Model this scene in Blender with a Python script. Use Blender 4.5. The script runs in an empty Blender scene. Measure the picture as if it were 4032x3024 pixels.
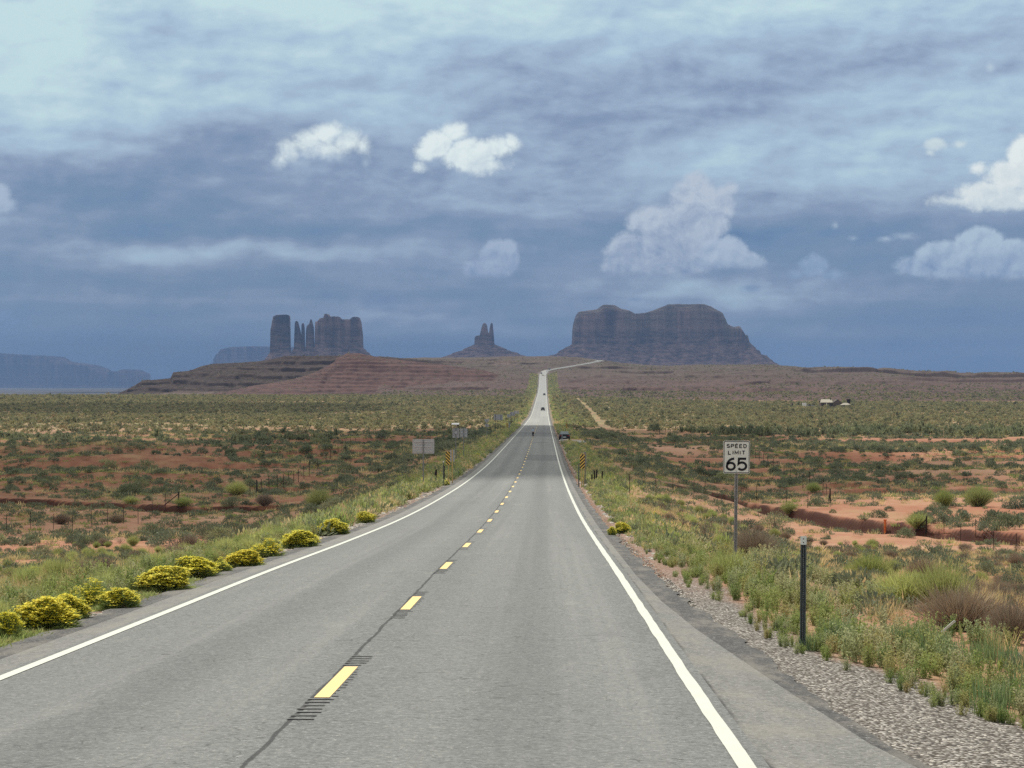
import bpy, bmesh, math, random
import numpy as np
from mathutils import Vector, Matrix

# ------------------------------------------------------------------ camera, light, sky
SC = bpy.context.scene
C = SC.collection
F = 8970.0          # focal length in photo pixels (77 mm equivalent)
CX, HY = 2016.0, 1512.0
EYE = 2.06
cam_d = bpy.data.cameras.new("Camera")
cam_d.sensor_width = 36.0
cam_d.lens = F * 36.0 / 4032.0
cam_d.clip_start = 0.1
cam_d.clip_end = 120000
cam = bpy.data.objects.new("Camera", cam_d)
C.objects.link(cam)
cam.location = (0, 0, EYE)
cam.rotation_euler = (math.radians(90), 0, 0)
SC.camera = cam
SC.render.engine = 'CYCLES'
SC.cycles.use_denoising = False
try:
    SC.cycles.denoiser = 'OPENIMAGEDENOISE'
    SC.cycles.denoising_input_passes = 'RGB_ALBEDO_NORMAL'
    SC.cycles.denoising_prefilter = 'ACCURATE'
except Exception:
    pass
SC.cycles.max_bounces = 5
SC.cycles.diffuse_bounces = 2
SC.cycles.glossy_bounces = 2
SC.cycles.transmission_bounces = 2
SC.cycles.transparent_max_bounces = 8
SC.cycles.volume_bounces = 1
SC.cycles.caustics_reflective = False
SC.cycles.caustics_refractive = False
SC.view_settings.view_transform = 'Standard'
SC.view_settings.look = 'None'
SC.view_settings.gamma = 1
SC.view_settings.exposure = 0.0

SUN_EL = math.radians(56)
SUN_LEFT = math.radians(24)      # sun stands ahead of the camera, 24 degrees to the left
sun_dir = Vector((-math.sin(SUN_LEFT) * math.cos(SUN_EL), math.cos(SUN_LEFT) * math.cos(SUN_EL), math.sin(SUN_EL)))
sd = bpy.data.lights.new("Sun", 'SUN')
sd.energy = 4.8
sd.angle = math.radians(0.6)
sd.color = (1.0, 0.95, 0.87)
sun = bpy.data.objects.new("Sun", sd)
C.objects.link(sun)
sun.rotation_euler = sun_dir.to_track_quat('Z', 'Y').to_euler()


class X:
    """a float socket (or constant) with arithmetic, for writing node maths as expressions"""
    nt = None

    def __init__(self, s):
        self.s = s

    @staticmethod
    def op(o, *a, clamp=False):
        n = X.nt.nodes.new('ShaderNodeMath')
        n.operation = o
        n.use_clamp = clamp
        for i, v in enumerate(a):
            v = v.s if isinstance(v, X) else v
            if isinstance(v, (int, float)):
                n.inputs[i].default_value = v
            else:
                X.nt.links.new(v, n.inputs[i])
        return X(n.outputs[0])

    def __add__(a, b): return X.op('ADD', a, b)
    def __radd__(a, b): return X.op('ADD', b, a)
    def __sub__(a, b): return X.op('SUBTRACT', a, b)
    def __rsub__(a, b): return X.op('SUBTRACT', b, a)
    def __mul__(a, b): return X.op('MULTIPLY', a, b)
    def __rmul__(a, b): return X.op('MULTIPLY', b, a)
    def __truediv__(a, b): return X.op('DIVIDE', a, b)
    def __neg__(a): return X.op('MULTIPLY', a, -1.0)


def ss(x, e0, e1, o0=0.0, o1=1.0):
    n = X.nt.nodes.new('ShaderNodeMapRange')
    n.interpolation_type = 'SMOOTHSTEP'
    X.nt.links.new(x.s, n.inputs[0])
    for i, v in enumerate((e0, e1, o0, o1)):
        n.inputs[i + 1].default_value = v
    return X(n.outputs[0])


def lin(x, e0, e1, o0=0.0, o1=1.0):
    n = X.nt.nodes.new('ShaderNodeMapRange')
    X.nt.links.new(x.s, n.inputs[0])
    for i, v in enumerate((e0, e1, o0, o1)):
        n.inputs[i + 1].default_value = v
    return X(n.outputs[0])


def vec(x, y, z=0.0):
    n = X.nt.nodes.new('ShaderNodeCombineXYZ')
    for i, v in enumerate((x, y, z)):
        v = v.s if isinstance(v, X) else v
        if isinstance(v, (int, float)):
            n.inputs[i].default_value = v
        else:
            X.nt.links.new(v, n.inputs[i])
    return n.outputs[0]


def noise(v, scale=1.0, detail=4.0, rough=0.5, dist=0.0, col=False):
    n = X.nt.nodes.new('ShaderNodeTexNoise')
    if v is not None:
        X.nt.links.new(v, n.inputs['Vector'])
    n.inputs['Scale'].default_value = scale
    n.inputs['Detail'].default_value = detail
    n.inputs['Roughness'].default_value = rough
    n.inputs['Distortion'].default_value = dist
    return n.outputs['Color'] if col else X(n.outputs[0])


def ramp(x, stops, interp='LINEAR'):
    n = X.nt.nodes.new('ShaderNodeValToRGB')
    n.color_ramp.interpolation = interp
    el = n.color_ramp.elements
    while len(el) < len(stops):
        el.new(0.5)
    for e, (p, c) in zip(el, stops):
        e.position = p
        e.color = (c[0], c[1], c[2], 1)
    X.nt.links.new(x.s, n.inputs[0])
    return n.outputs[0]


def mix(f, a, b, mode='MIX'):
    n = X.nt.nodes.new('ShaderNodeMix')
    n.data_type = 'RGBA'
    n.blend_type = mode
    f = f.s if isinstance(f, X) else f
    if isinstance(f, (int, float)):
        n.inputs[0].default_value = f
    else:
        X.nt.links.new(f, n.inputs[0])
    for i, v in ((6, a), (7, b)):
        if isinstance(v, tuple):
            n.inputs[i].default_value = (v[0], v[1], v[2], 1)
        else:
            X.nt.links.new(v, n.inputs[i])
    return n.outputs[2]


def srgb(r, g, b):
    f = lambda c: (c / 255 / 12.92) if c <= 10.3 else ((c / 255 + 0.055) / 1.055) ** 2.4
    return (f(r), f(g), f(b))


def make_world():
    w = bpy.data.worlds.new("World")
    SC.world = w
    w.use_nodes = True
    nt = w.node_tree
    nt.nodes.clear()
    X.nt = nt
    tc = nt.nodes.new('ShaderNodeTexCoord')
    sep = nt.nodes.new('ShaderNodeSeparateXYZ')
    nt.links.new(tc.outputs['Generated'], sep.inputs[0])
    x, y, z = (X(sep.outputs[i]) for i in range(3))
    hl = X.op('SQRT', x * x + y * y + 1e-6)
    # azimuth and height above the horizon, in hundredths of (1/89.7) rad
    A = X.op('ARCTAN2', x, y) * (F / 100)
    V = (z / hl) * (F / 100)
    V = X.op('MINIMUM', V, 60.0)
    V = X.op('MAXIMUM', V, -1.0)

    def pa(px, py):
        az = math.atan((px - CX) / F)
        return az * F / 100, (HY - py) / 100 * math.cos(az)

    nb = noise(vec(A * 0.10, V * 0.28, 3.1), 1.0, 6, 0.52, 0.15)
    nb2 = noise(vec(A * 0.33, V * 0.70, 7.7), 1.0, 7, 0.52, 0.12)
    nst = noise(vec(A * 0.055, V * 1.1, 1.7), 1.0, 5, 0.5, 0.3)
    nb2b = noise(vec(A * 0.33 - 0.12, V * 0.70 + 0.2, 7.7), 1.0, 7, 0.52, 0.12)
    warp = noise(vec(A * 0.35, V * 0.6, 9.3), 1.0, 4, 0.5, 0.0)
    warp2 = noise(vec(A * 0.35, V * 0.6, 19.3), 1.0, 4, 0.5, 0.0)
    Aw = A + (warp - 0.5) * 3.2
    Vw = V + (warp2 - 0.5) * 2.0
    # brightness of the cloud deck with height
    cr = nt.nodes.new('ShaderNodeFloatCurve')
    pts = [(-1, .10), (0, .13), (1, .17), (2, .23), (3.2, .29), (4.5, .36), (6, .45), (7.5, .54), (9, .60), (10.5, .67), (12, .74), (13.5, .83), (15.5, .90), (30, .90), (60, .80)]
    cu = cr.mapping.curves[0]
    while len(cu.points) < len(pts):
        cu.points.new(0.5, 0.5)
    for p, (a, b) in zip(cu.points, pts):
        p.location = ((a + 1) / 61, b)
    cr.mapping.update()
    nt.links.new(((V + 1.0) / 61.0).s, cr.inputs['Value'])
    b = X(cr.outputs[0])
    # broad light and dark areas of the deck (azimuth, height, half sizes, strength)
    for px, py, rx, ry, s in [
        (150, 330, 750, 330, .22), (0, 60, 500, 200, .12), (1300, 40, 700, 160, .10), (1000, 330, 700, 110, .05),
        (560, 130, 500, 110, -.15), (1900, 300, 800, 110, -.15), (2350, 420, 800, 150, -.10), (3100, 350, 900, 50, -.06),
        (900, 640, 700, 190, -.14), (300, 760, 700, 160, -.16), (1500, 900, 800, 80, -.07), (2100, 900, 700, 60, -.10),
        (1050, 990, 650, 50, .26), (400, 985, 300, 30, .08), (600, 880, 700, 50, -.07), (700, 1080, 800, 40, -.05),
        (2700, 1170, 560, 55, .30), (3300, 1160, 600, 40, .10), (1650, 1280, 330, 30, .24), (900, 1180, 900, 30, .08), (1900, 1320, 500, 22, .08), (3300, 1290, 700, 25, .08), (2100, 1190, 500, 60, -.08), (1500, 1225, 400, 30, .05),
        (3300, 560, 900, 200, .04), (3500, 120, 700, 200, -.13), (3000, 700, 700, 80, .08), (3200, 930, 900, 45, -.16), (2950, 960, 300, 60, -.05),
        (3800, 330, 500, 60, .06), (2200, 820, 900, 60, .03), (700, 1290, 900, 50, .03), (3000, 1440, 1400, 50, -.05), (600, 1330, 900, 40, -.03),
        (3400, 1370, 900, 30, -.05), (2500, 560, 600, 80, .06), (1150, 470, 400, 70, .04)]:
        a0, v0 = pa(px, py)
        dx = (Aw - a0) / (rx / 100.0)
        dy = (Vw - v0) / (ry / 100.0)
        g = X.op('EXPONENT', -(dx * dx + dy * dy))
        b = b + g * s
    amp = lin(V, 0.0, 9.0, 0.40, 0.66)
    b = b + (nb - 0.5) * amp + (nb2 - 0.5) * amp * 0.6 + (nst - 0.5) * lin(V, 3.0, 11.0, 0.50, 0.06) + (nb2 - nb2b) * lin(V, 1.0, 8.0, 0.25, 0.50)
    deck = ramp(b, [(0.0, srgb(82, 115, 158)), (0.15, srgb(98, 129, 168)), (0.3, srgb(114, 138, 170)), (0.45, srgb(135, 153, 182)),
                    (0.6, srgb(161, 180, 204)), (0.75, srgb(178, 203, 222)), (0.9, srgb(197, 222, 231)), (1.0, srgb(208, 234, 236))])
    sky = nt.nodes.new('ShaderNodeTexSky')
    sky.sky_type = 'NISHITA'
    sky.sun_disc = False
    sky.sun_elevation = SUN_EL
    sky.sun_rotation = -SUN_LEFT
    sky.altitude = 1600
    nish = nt.nodes.new('ShaderNodeVectorMath')
    nish.operation = 'SCALE'
    nt.links.new(sky.outputs[0], nish.inputs[0])
    nish.inputs[3].default_value = 0.085
    col = mix(ss(V, 16.0, 40.0, 0.10, 0.25), deck, nish.outputs[0])
    # unseen overhead sky, set bright and neutral to offset the blue ambient light
    col = mix(ss(V, 16.0, 26.0) * ss(nb, 0.25, 0.5), col, (0.66, 0.66, 0.62))

    # heaped clouds standing in front of the deck
    e1 = noise(vec(A * 0.9, V * 0.9, 0.3), 1.0, 7, 0.56, 0.3)
    e2 = noise(vec(A * 3.4, V * 3.4, 5.3), 1.0, 6, 0.65, 0.5)
    e1b = noise(vec(A * 0.9 - 0.16, V * 0.9 + 0.22, 0.3), 1.0, 7, 0.56, 0.3)
    e2b = noise(vec(A * 3.4 - 0.2, V * 3.4 + 0.3, 5.3), 1.0, 6, 0.65, 0.5)
    rel = (e1 - e1b) * 2.3 + (e2 - e2b) * 0.28

    def cumulus(lobes, top, low, soft, rough, base=None, shade=1.0, opac=1.0, yl=None):
        f = None
        for px, py, rx, ry in lobes:
            a0, v0 = pa(px, py)
            dx = (A - a0) / (rx / 100.0)
            dy = (V - v0) / (ry / 100.0)
            g = 1.0 - X.op('SQRT', dx * dx + dy * dy)
            g = g * (min(rx, ry) / 100.0)
            f = g if f is None else X.op('MAXIMUM', f, g)
        f = f + (e1 - 0.5) * rough + (e2 - 0.5) * rough * 0.45
        al = ss(f, 0.0, soft)
        if base is not None:
            _, vb = pa(CX, base)
            al = al * ss(V + (e2 - 0.5) * 0.3, vb - 0.12, vb + 0.25)
        if opac != 1.0:
            al = al * opac
        t = ss(f, 0.0, 1.1)
        lo, hi = yl
        h = lin(V, (HY - lo) / 100, (HY - hi) / 100)
        k = X.op('MULTIPLY_ADD', h, 0.60, rel * shade + 0.50 - t * 0.12)
        k = X.op('MINIMUM', X.op('MAXIMUM', k, 0.0), 1.0)
        return al, mix(k, low, top)

    W, Wl = srgb(238, 249, 247), srgb(176, 198, 216)
    for lobes, top, low, soft, rough, base, shade, opac, yl in [
        # far greyish towers
        ([(2510, 1000, 150, 100), (2440, 1045, 95, 65), (2620, 910, 130, 110), (2560, 870, 110, 75), (2740, 810, 110, 140), (2740, 730, 75, 70), (2790, 880, 95, 120), (2670, 1000, 180, 120),
          (2470, 960, 55, 60), (2850, 800, 60, 90), (2880, 740, 50, 40), (2700, 930, 140, 120), (2620, 1040, 200, 70)], srgb(194, 206, 220), srgb(126, 147, 181), .34, .60, 1088, .9, 1, (1090, 700)),
        ([(2850, 1000, 115, 85), (2940, 1035, 90, 60), (2790, 1050, 110, 45)], srgb(188, 203, 220), srgb(130, 152, 186), .26, .5, 1060, .8, .96, (1080, 930)),
        ([(1960, 1025, 95, 90), (1900, 1055, 95, 50), (1985, 985, 60, 55)], srgb(174, 190, 212), srgb(112, 138, 176), .24, .45, 1095, .8, 1, (1100, 950)),
        ([(3200, 1050, 75, 60), (3140, 1080, 60, 30), (3270, 1085, 70, 35)], srgb(158, 180, 206), srgb(116, 144, 182), .3, .5, 1115, .8, .92, (1120, 1000)),
        ([(3860, 960, 110, 80), (3740, 1010, 150, 70), (3990, 1010, 160, 80), (3620, 1050, 120, 50), (3850, 1050, 260, 80)], srgb(186, 205, 221), srgb(124, 147, 184), .22, .45, 1110, .8, 1, (1100, 900)),
        ([(1290, 1160, 90, 35), (1500, 1185, 160, 50)], srgb(104, 130, 172), srgb(98, 126, 170), .5, .5, None, .3, .5, (1230, 1100)),
        ([(60, 1270, 60, 22), (10, 1240, 60, 30)], srgb(128, 156, 192), srgb(118, 148, 188), .4, .4, None, .5, .6, (1300, 1220)),
        # bright white ones
        ([(1720, 570, 95, 70), (1790, 520, 75, 55), (1850, 610, 140, 80), (1960, 580, 80, 60), (2010, 560, 50, 45), (1900, 650, 120, 50), (1680, 600, 60, 50), (1650, 655, 45, 30)], W, Wl, .34, .62, None, .75, 1, (800, 520)),
        ([(1290, 530, 95, 62), (1215, 560, 110, 60), (1140, 590, 65, 60), (1365, 555, 95, 60), (1430, 575, 45, 60), (1105, 625, 38, 50), (1250, 585, 150, 50)], W, srgb(176, 197, 217), .46, .66, None, .8, .97, (670, 500)),
        ([(1180, 640, 80, 22), (1300, 620, 120, 22), (1440, 640, 30, 30)], srgb(190, 208, 222), srgb(176, 194, 216), .4, .5, None, .5, .6, (660, 600)),
        ([(3900, 760, 200, 60), (3750, 790, 140, 35), (4000, 690, 150, 75), (3860, 665, 75, 38), (4050, 630, 95, 110), (3960, 790, 220, 50)], srgb(242, 249, 246), srgb(184, 203, 217), .30, .55, None, .7, 1, (850, 600)),
        ([(3680, 570, 60, 32), (3780, 568, 42, 26), (3660, 600, 30, 20)], srgb(222, 236, 236), srgb(190, 208, 222), .22, .35, None, .6, .93, (620, 530)),
        ([(3560, 930, 60, 24), (3490, 940, 42, 16)], srgb(196, 212, 225), srgb(160, 182, 208), .25, .4, None, .6, .85, (960, 905)),
        ([(3290, 885, 20, 22), (3360, 940, 24, 16), (3430, 178, 42, 16), (3900, 265, 26, 32)], srgb(196, 214, 226), srgb(178, 200, 220), .3, .35, None, .5, .7, (960, 905)),
        ([(-10, 780, 60, 70), (30, 810, 50, 40)], srgb(184, 200, 218), srgb(150, 170, 200), .3, .45, None, .7, .95, (860, 700)),
        ([(1450, 830, 70, 18), (1400, 825, 30, 10)], srgb(168, 186, 208), srgb(150, 170, 198), .4, .35, None, .5, .7, (850, 805)),
        ([(3500, 680, 110, 20), (3600, 665, 60, 12)], srgb(186, 206, 222), srgb(170, 192, 214), .4, .35, None, .5, .6, (700, 650)),
        ([(2590, 1125, 14, 6), (2630, 1160, 26, 9), (2500, 1180, 55, 22), (2950, 1135, 60, 22)], srgb(118, 146, 182), srgb(114, 142, 180), .3, .3, None, .5, .7, (1200, 1100)),
    ]:
        al, c = cumulus(lobes, top, low, soft, rough, base, shade, opac, yl)
        col = mix(al, col, c)
    # below the horizon: dull earth
    col = mix(ss(V, -1.0, -0.4, 1.0, 0.0), col, (0.2, 0.15, 0.12))
    bg = nt.nodes.new('ShaderNodeBackground')
    nt.links.new(col, bg.inputs[0])
    bg.inputs[1].default_value = 1.0
    out = nt.nodes.new('ShaderNodeOutputWorld')
    nt.links.new(bg.outputs[0], out.inputs[0])


make_world()


# ------------------------------------------------------------------ numpy noise
def _hash(ix, iy, seed):
    h = (ix.astype(np.int64) * 374761393 + iy.astype(np.int64) * 668265263 + seed * 1442695041) & 0xffffffff
    h = ((h ^ (h >> 13)) * 1274126177) & 0xffffffff
    h = (h ^ (h >> 16)) & 0xffffffff
    return h.astype(np.float64) / 4294967295.0


def vnoise(x, y, seed=0):
    x = np.asarray(x, float)
    y = np.asarray(y, float)
    ix, iy = np.floor(x), np.floor(y)
    fx, fy = x - ix, y - iy
    fx = fx * fx * (3 - 2 * fx)
    fy = fy * fy * (3 - 2 * fy)
    a = _hash(ix, iy, seed)
    b = _hash(ix + 1, iy, seed)
    c = _hash(ix, iy + 1, seed)
    d = _hash(ix + 1, iy + 1, seed)
    return (a + (b - a) * fx + (c - a) * fy + (a - b - c + d) * fx * fy) * 2 - 1


def fbm(x, y, octs=4, seed=0, gain=0.5):
    s, a, t = 0.0, 1.0, 0.0
    for i in range(octs):
        s = s + a * vnoise(x * 2 ** i + 17.3 * i, y * 2 ** i - 9.1 * i, seed + i)
        t += a
        a *= gain
    return s / t


def sstep(x, a, b):
    t = np.clip((x - a) / (b - a), 0, 1)
    return t * t * (3 - 2 * t)


def spline(xs, ys):
    xs, ys = np.array(xs, float), np.array(ys, float)
    d = np.diff(ys) / np.diff(xs)
    m = np.zeros(len(xs))
    m[0], m[-1] = d[0], d[-1]
    for i in range(1, len(xs) - 1):
        h0, h1 = xs[i] - xs[i - 1], xs[i + 1] - xs[i]
        m[i] = (d[i - 1] * h1 + d[i] * h0) / (h0 + h1)

    def f(x):
        x = np.asarray(x, float)
        k = np.clip(np.searchsorted(xs, x) - 1, 0, len(xs) - 2)
        h = xs[k + 1] - xs[k]
        t = (x - xs[k]) / h
        r = ((1 + 2 * t) * (1 - t) ** 2) * ys[k] + t * (1 - t) ** 2 * h * m[k] + t * t * (3 - 2 * t) * ys[k + 1] + t * t * (t - 1) * h * m[k + 1]
        r = np.where(x < xs[0], ys[0] + (x - xs[0]) * m[0], r)
        r = np.where(x > xs[-1], ys[-1] + (x - xs[-1]) * m[-1], r)
        return r
    return f


# ------------------------------------------------------------------ road course
_rz = spline([-60, 0, 22.9, 33.5, 43.7, 62.5, 82, 135, 205, 296, 400, 510, 735, 950, 1200, 1525, 1935, 2370, 2620, 2690],
             [2.2, 0, -0.86, -1.22, -1.56, -2.24, -2.90, -4.26, -5.48, -6.42, -7.3, -8.25, -9.9, -10.9, -10.2, -8.2, -5.6, 1.7, 11.9, 16.2])


def road_z0(y):
    return _rz(y)


def road_x0(y):
    return -2.02 + 0.0143 * np.asarray(y, float)


# the bend at the top of the grade: (px, py, distance)
BEND = [(2143, 1466, 2690), (2146, 1462, 2722), (2160, 1457, 2755), (2203, 1449.5, 2810), (2260, 1440, 2890), (2320, 1429.5, 2990),
        (2350, 1423.5, 3060), (2362, 1421, 3100), (2358, 1419, 3135), (2342, 1417.3, 3170), (2300, 1417, 3230), (2250, 1418.5, 3300)]
bend = [((px - CX) / F * d, d, EYE + (HY - py) / F * d) for px, py, d in BEND]
ys0 = np.concatenate([[-60, -40, -20, -8, 0, 5], 6 * 1.012 ** np.arange(0, 512)])
ys0 = ys0[ys0 < 2655]
RC = [(float(road_x0(y)), float(y), float(road_z0(y))) for y in ys0]
# smooth the bend with a Catmull-Rom curve
_p = [RC[-1]] + bend
_p = [RC[-2]] + _p + [tuple(2 * np.array(_p[-1]) - np.array(_p[-2]))]
for i in range(1, len(_p) - 2):
    p0, p1, p2, p3 = (np.array(_p[i + k]) for k in (-1, 0, 1, 2))
    for t in np.linspace(0, 1, 9)[1:]:
        RC.append(tuple(0.5 * ((2 * p1) + (p2 - p0) * t + (2 * p0 - 5 * p1 + 4 * p2 - p3) * t * t + (3 * p1 - p0 - 3 * p2 + p3) * t ** 3)))
RC = np.array(RC)


# ------------------------------------------------------------------ the lie of the land
_zf = spline([-60, 0, 15, 22, 36, 60, 100, 142, 165, 200, 313, 431, 530, 735, 950, 1200, 1500, 1700, 1950, 2200],
             [1.6, -0.6, -1.05, -1.35, -2.25, -3.7, -6.3, -8.2, -8.7, -8.5, -8.7, -9.2, -9.8, -10.7, -11.4, -11.4, -10.4, -9.6, -8.6, -8.3])
_gully = spline([-200, -80, -45, -30, -14, 0, 12, 18, 24, 30, 36, 44, 80, 200], [232, 225, 208, 200, 196, 192, 203, 207, 186, 172, 160, 158, 150, 150])


def gully_gd(x, y):
    g0 = _gully(x) + 2.2 * fbm(x / 11, 0 * x, 3, 41)
    sl = _gully(x + 1) - _gully(x - 1)
    return (y - g0) / np.sqrt(1 + np.clip(sl / 2, -3, 3) ** 2)


def T(xs, ys):
    xs, ys = np.array(xs, float), np.array(ys, float)
    return lambda x: np.interp(x, xs, ys)


_rh_sky = T([-3000, 1400, 1517, 1600, 1824, 2007, 2142, 2278, 2300, 2345, 2366, 2400, 2447, 2583, 2637, 2820, 2900, 3050, 3179, 3301, 3468, 3635, 3802, 4032, 8000],
            [1430, 1415, 1410, 1409, 1407, 1403, 1402, 1406, 1410, 1416, 1418, 1422, 1428, 1440, 1438, 1435, 1435, 1436, 1447, 1450, 1456, 1470, 1474, 1474, 1478])
_rh_d1 = T([0, 1500, 2100, 2200, 2330, 2366, 2450, 2600, 3000, 4032], [3500, 3500, 3500, 3400, 3330, 3190, 3220, 3250, 3100, 2800])
_rh_d0 = T([0, 1500, 2050, 2250, 2600, 3000, 4032], [1980, 1980, 1900, 1880, 1700, 1560, 1500])
_rh_on = T([0, 1250, 1500, 9000], [0, 0, 1, 1])
_dk_sky = T([0, 430, 460, 519, 563, 600, 671, 682, 747, 800, 845, 942, 1010, 1078, 1120, 1160, 1322, 1500, 1700, 9000],
            [1600, 1556, 1552, 1524, 1497, 1496, 1490, 1467, 1459, 1440, 1432, 1428, 1423, 1413, 1403, 1401, 1401, 1404, 1420, 1440])
_rd_sky = T([0, 780, 872, 997, 1149, 1230, 1290, 1318, 1326, 1350, 1368, 1420, 1440, 1500, 1600, 1750, 1900, 2050],
            [1570, 1558, 1546, 1519, 1494, 1470, 1440, 1424, 1408, 1398, 1390, 1391, 1396, 1408, 1420, 1436, 1455, 1500])


def broken(x, y, s, seed):
    return 0.30 + 0.70 * sstep(fbm(x / s, y / (s * 2.5), 4, seed), -0.3, 0.15)


def terr(q, step, sharp, ph=0.0):
    """staircase of ledges: gentle treads, steep risers"""
    s = q / step + ph
    k = np.floor(s)
    f = s - k
    g = np.where(f < 1 - sharp, f / (1 - sharp) * 0.38, 0.38 + (f - (1 - sharp)) / sharp * 0.62)
    return (k + g - ph) * step


def ground_z(x, y, masks=False):
    x = np.asarray(x, float)
    y = np.asarray(y, float)
    d = np.maximum(y, 1.0)
    px = CX + np.clip(x / d, -1.2, 1.2) * F
    az_far = np.clip(np.abs(x) / d, 0, 3)
    rz = road_z0(np.minimum(y, 2690))
    u = x - road_x0(y)
    au = np.abs(u)
    zf = _zf(np.clip(y, -60, 2200))
    side = fbm(x / 60, y / 60, 3, 5)
    zf = zf + side * sstep(y, 60, 200) * 0.7 + fbm(x / 9, y / 9, 4, 11) * 0.35 * sstep(au, 6, 14) * (1 - 0.5 * sstep(y, 500, 900))
    # low red mounds in the wash country left of the road
    zf = zf + np.maximum(fbm(x / 45 + 3, y / 30, 3, 21), 0) * 2.2 * sstep(y, 190, 240) * (1 - sstep(y, 430, 560)) * sstep(-x, 5, 25)
    # stepped cut banks in the red fields
    lq = fbm(x / 70, y / 26, 3, 31)
    bank = (sstep(lq, 0.12, 0.15) * 0.75 + sstep(lq, -0.18, -0.155) * 0.55) * sstep(y, 205, 235) * (1 - sstep(y, 480, 640)) * sstep(au, 14, 24)
    zf = zf - bank
    # the wash that crosses under the road
    gd = gully_gd(x, y)
    gdep = np.where(gd < 0, sstep(gd, -7, -1.2), 1 - sstep(gd, 0.0, 0.8)) * 1.15
    zf = zf - gdep * (1 - 0.0 * au)
    w = 9 + 8 * sstep(y, 60, 200) + 0.004 * np.abs(y)
    t = sstep(au, 5.2, 5.2 + w)
    shoulder = rz - 0.10 - 0.07 * np.clip(au - 4.2, 0, 3)
    z = shoulder * (1 - t) + zf * t
    bump = fbm(x / 1.6, y / 1.6, 3, 51) * 0.09 * sstep(au, 4.8, 8) * (1 - sstep(y, 300, 600))
    z = z + bump
    # far plain beyond the sage flat
    far = T([0, 1900, 2300, 2600, 4200, 6000, 7600, 8600, 40000], [-8.6, -8.6, -9.2, -13, -45, -48, -36, -32, -32])(d)
    z = np.where(y > 1900, np.minimum(z, 1e9) * 0 + far * 1.0 + side * 0.7, z)
    base_plain = z
    hill = np.zeros_like(z)
    # the grade the road climbs
    wav = fbm(x / 260, y / 260, 4, 61)
    d1 = _rh_d1(px)
    d0 = _rh_d0(px) + wav * 60
    zc = EYE + (HY - _rh_sky(px)) / F * d1
    zc = zc + (fbm(px / 60, 0 * px, 4, 63) * 0.9 - 0.2) * sstep(np.abs(px - 2250), 60, 160)
    zb = -9.0
    tt = (d - d0) / (d1 - d0)
    sh = np.interp(tt, [0, .26, .40, .44, .55, .75, 1.0], [0, .15, .37, .46, .60, .84, 1.0])
    zr = zb + (zc - zb) * np.clip(sh, 0, 1)
    gull = np.abs(fbm(x / 75, y / 150, 4, 65))
    zr = zr - (0.22 - np.minimum(gull, 0.22)) * 16 * sstep(tt, .08, .3) * (1 - sstep(tt, .8, 0.97))
    q = zr + fbm(x / 120, y / 120, 3, 67) * 2.0
    zt = terr(q, 6.4, 0.10, 0.2) - (q - zr)
    zr = zr + (zt - zr) * 0.8 * broken(x, y, 110, 161) * sstep(tt, .12, .3) * (1 - sstep(tt, .93, 1.0))
    zr = zr + fbm(x / 7, y / 7, 3, 69) * 0.55 * sstep(tt, 0.02, .2)
    rimq = sstep(px, 3000, 3400) * 1.0
    rim_step = rimq * (5.5 * (sstep(tt + 0.05 * wav, .735, .7375) - sstep(tt, .73, 1.0)) + 3.0 * sstep(px, 3450, 3600) * (sstep(tt + 0.06 * wav, .56, .5625) - sstep(tt, .56, .72)))
    zr = zr + rim_step
    zr = np.where(d > d1, zc - (d - d1) * 0.035, zr)
    zr = np.where(tt < 0, -200, zr)
    on = _rh_on(px)
    zr = zr * on + (-60) * (1 - on)
    zr = np.where(az_far > 0.6, -200, zr)
    hill = np.where(zr > z, 1.0, hill)
    z = np.maximum(z, zr)
    # dark stepped hill on the left
    d1 = 3050.0 + 0 * px
    zc = EYE + (HY - _dk_sky(px)) / F * d1
    d0 = 2560 + 90 * fbm(x / 200, y / 200, 3, 71)
    d0 = np.minimum(d0 + np.clip(700 - px, 0, 400) * 1.2, 3000)
    tt = (d - d0) / (d1 - d0)
    zd = -11 + (zc + 11) * np.clip(np.interp(tt, [0, .25, .5, .8, 1], [0, .28, .55, .86, 1]), 0, 1)
    zd = zd - (0.25 - np.minimum(np.abs(fbm(x / 60, y / 200, 3, 73)), 0.25)) * 22 * sstep(tt, .1, .4) * (1 - sstep(tt, .8, .97))
    q = zd + fbm(x / 160, y / 160, 4, 75) * 5.0
    zt = terr(q, 9.0, 0.09, 0.45) - (q - zd)
    zd = zd + (zt - zd) * 0.85 * broken(x, y, 75, 171) * sstep(tt, .05, .2) * (1 - sstep(tt, .95, 1.0))
    zd = zd + fbm(x / 8, y / 8, 3, 77) * 0.7
    zd = np.where(d > d1, zc - (d - d1) * 0.03, zd)
    zd = np.where((tt < 0) | (px < 440) | (px > 2300), -200, zd)
    hill = np.where(zd > z, 2.0, hill)
    z = np.maximum(z, zd)
    # red bluff in front of it
    d1 = 2560.0 + 0 * px
    zc = EYE + (HY - _rd_sky(px)) / F * d1
    d0 = 2210 + 60 * fbm(x / 90, y / 200, 3, 81) - np.clip(900 - px, -400, 100) * 0.25
    tt = (d - d0) / (d1 - d0)
    ze = -9.5 + (zc + 9.5) * np.clip(np.interp(tt, [0, .2, .5, .72, .8, 1], [0, .16, .44, .68, .84, 1]), 0, 1)
    ze = ze - (0.25 - np.minimum(np.abs(fbm(x / 38, y / 160, 3, 83)), 0.25)) * 14 * sstep(tt, .1, .4) * (1 - sstep(tt, .7, .9))
    q = ze + fbm(x / 110, y / 110, 4, 85) * 3.2
    zt = terr(q, 4.3, 0.13, 0.1) - (q - ze)
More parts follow.
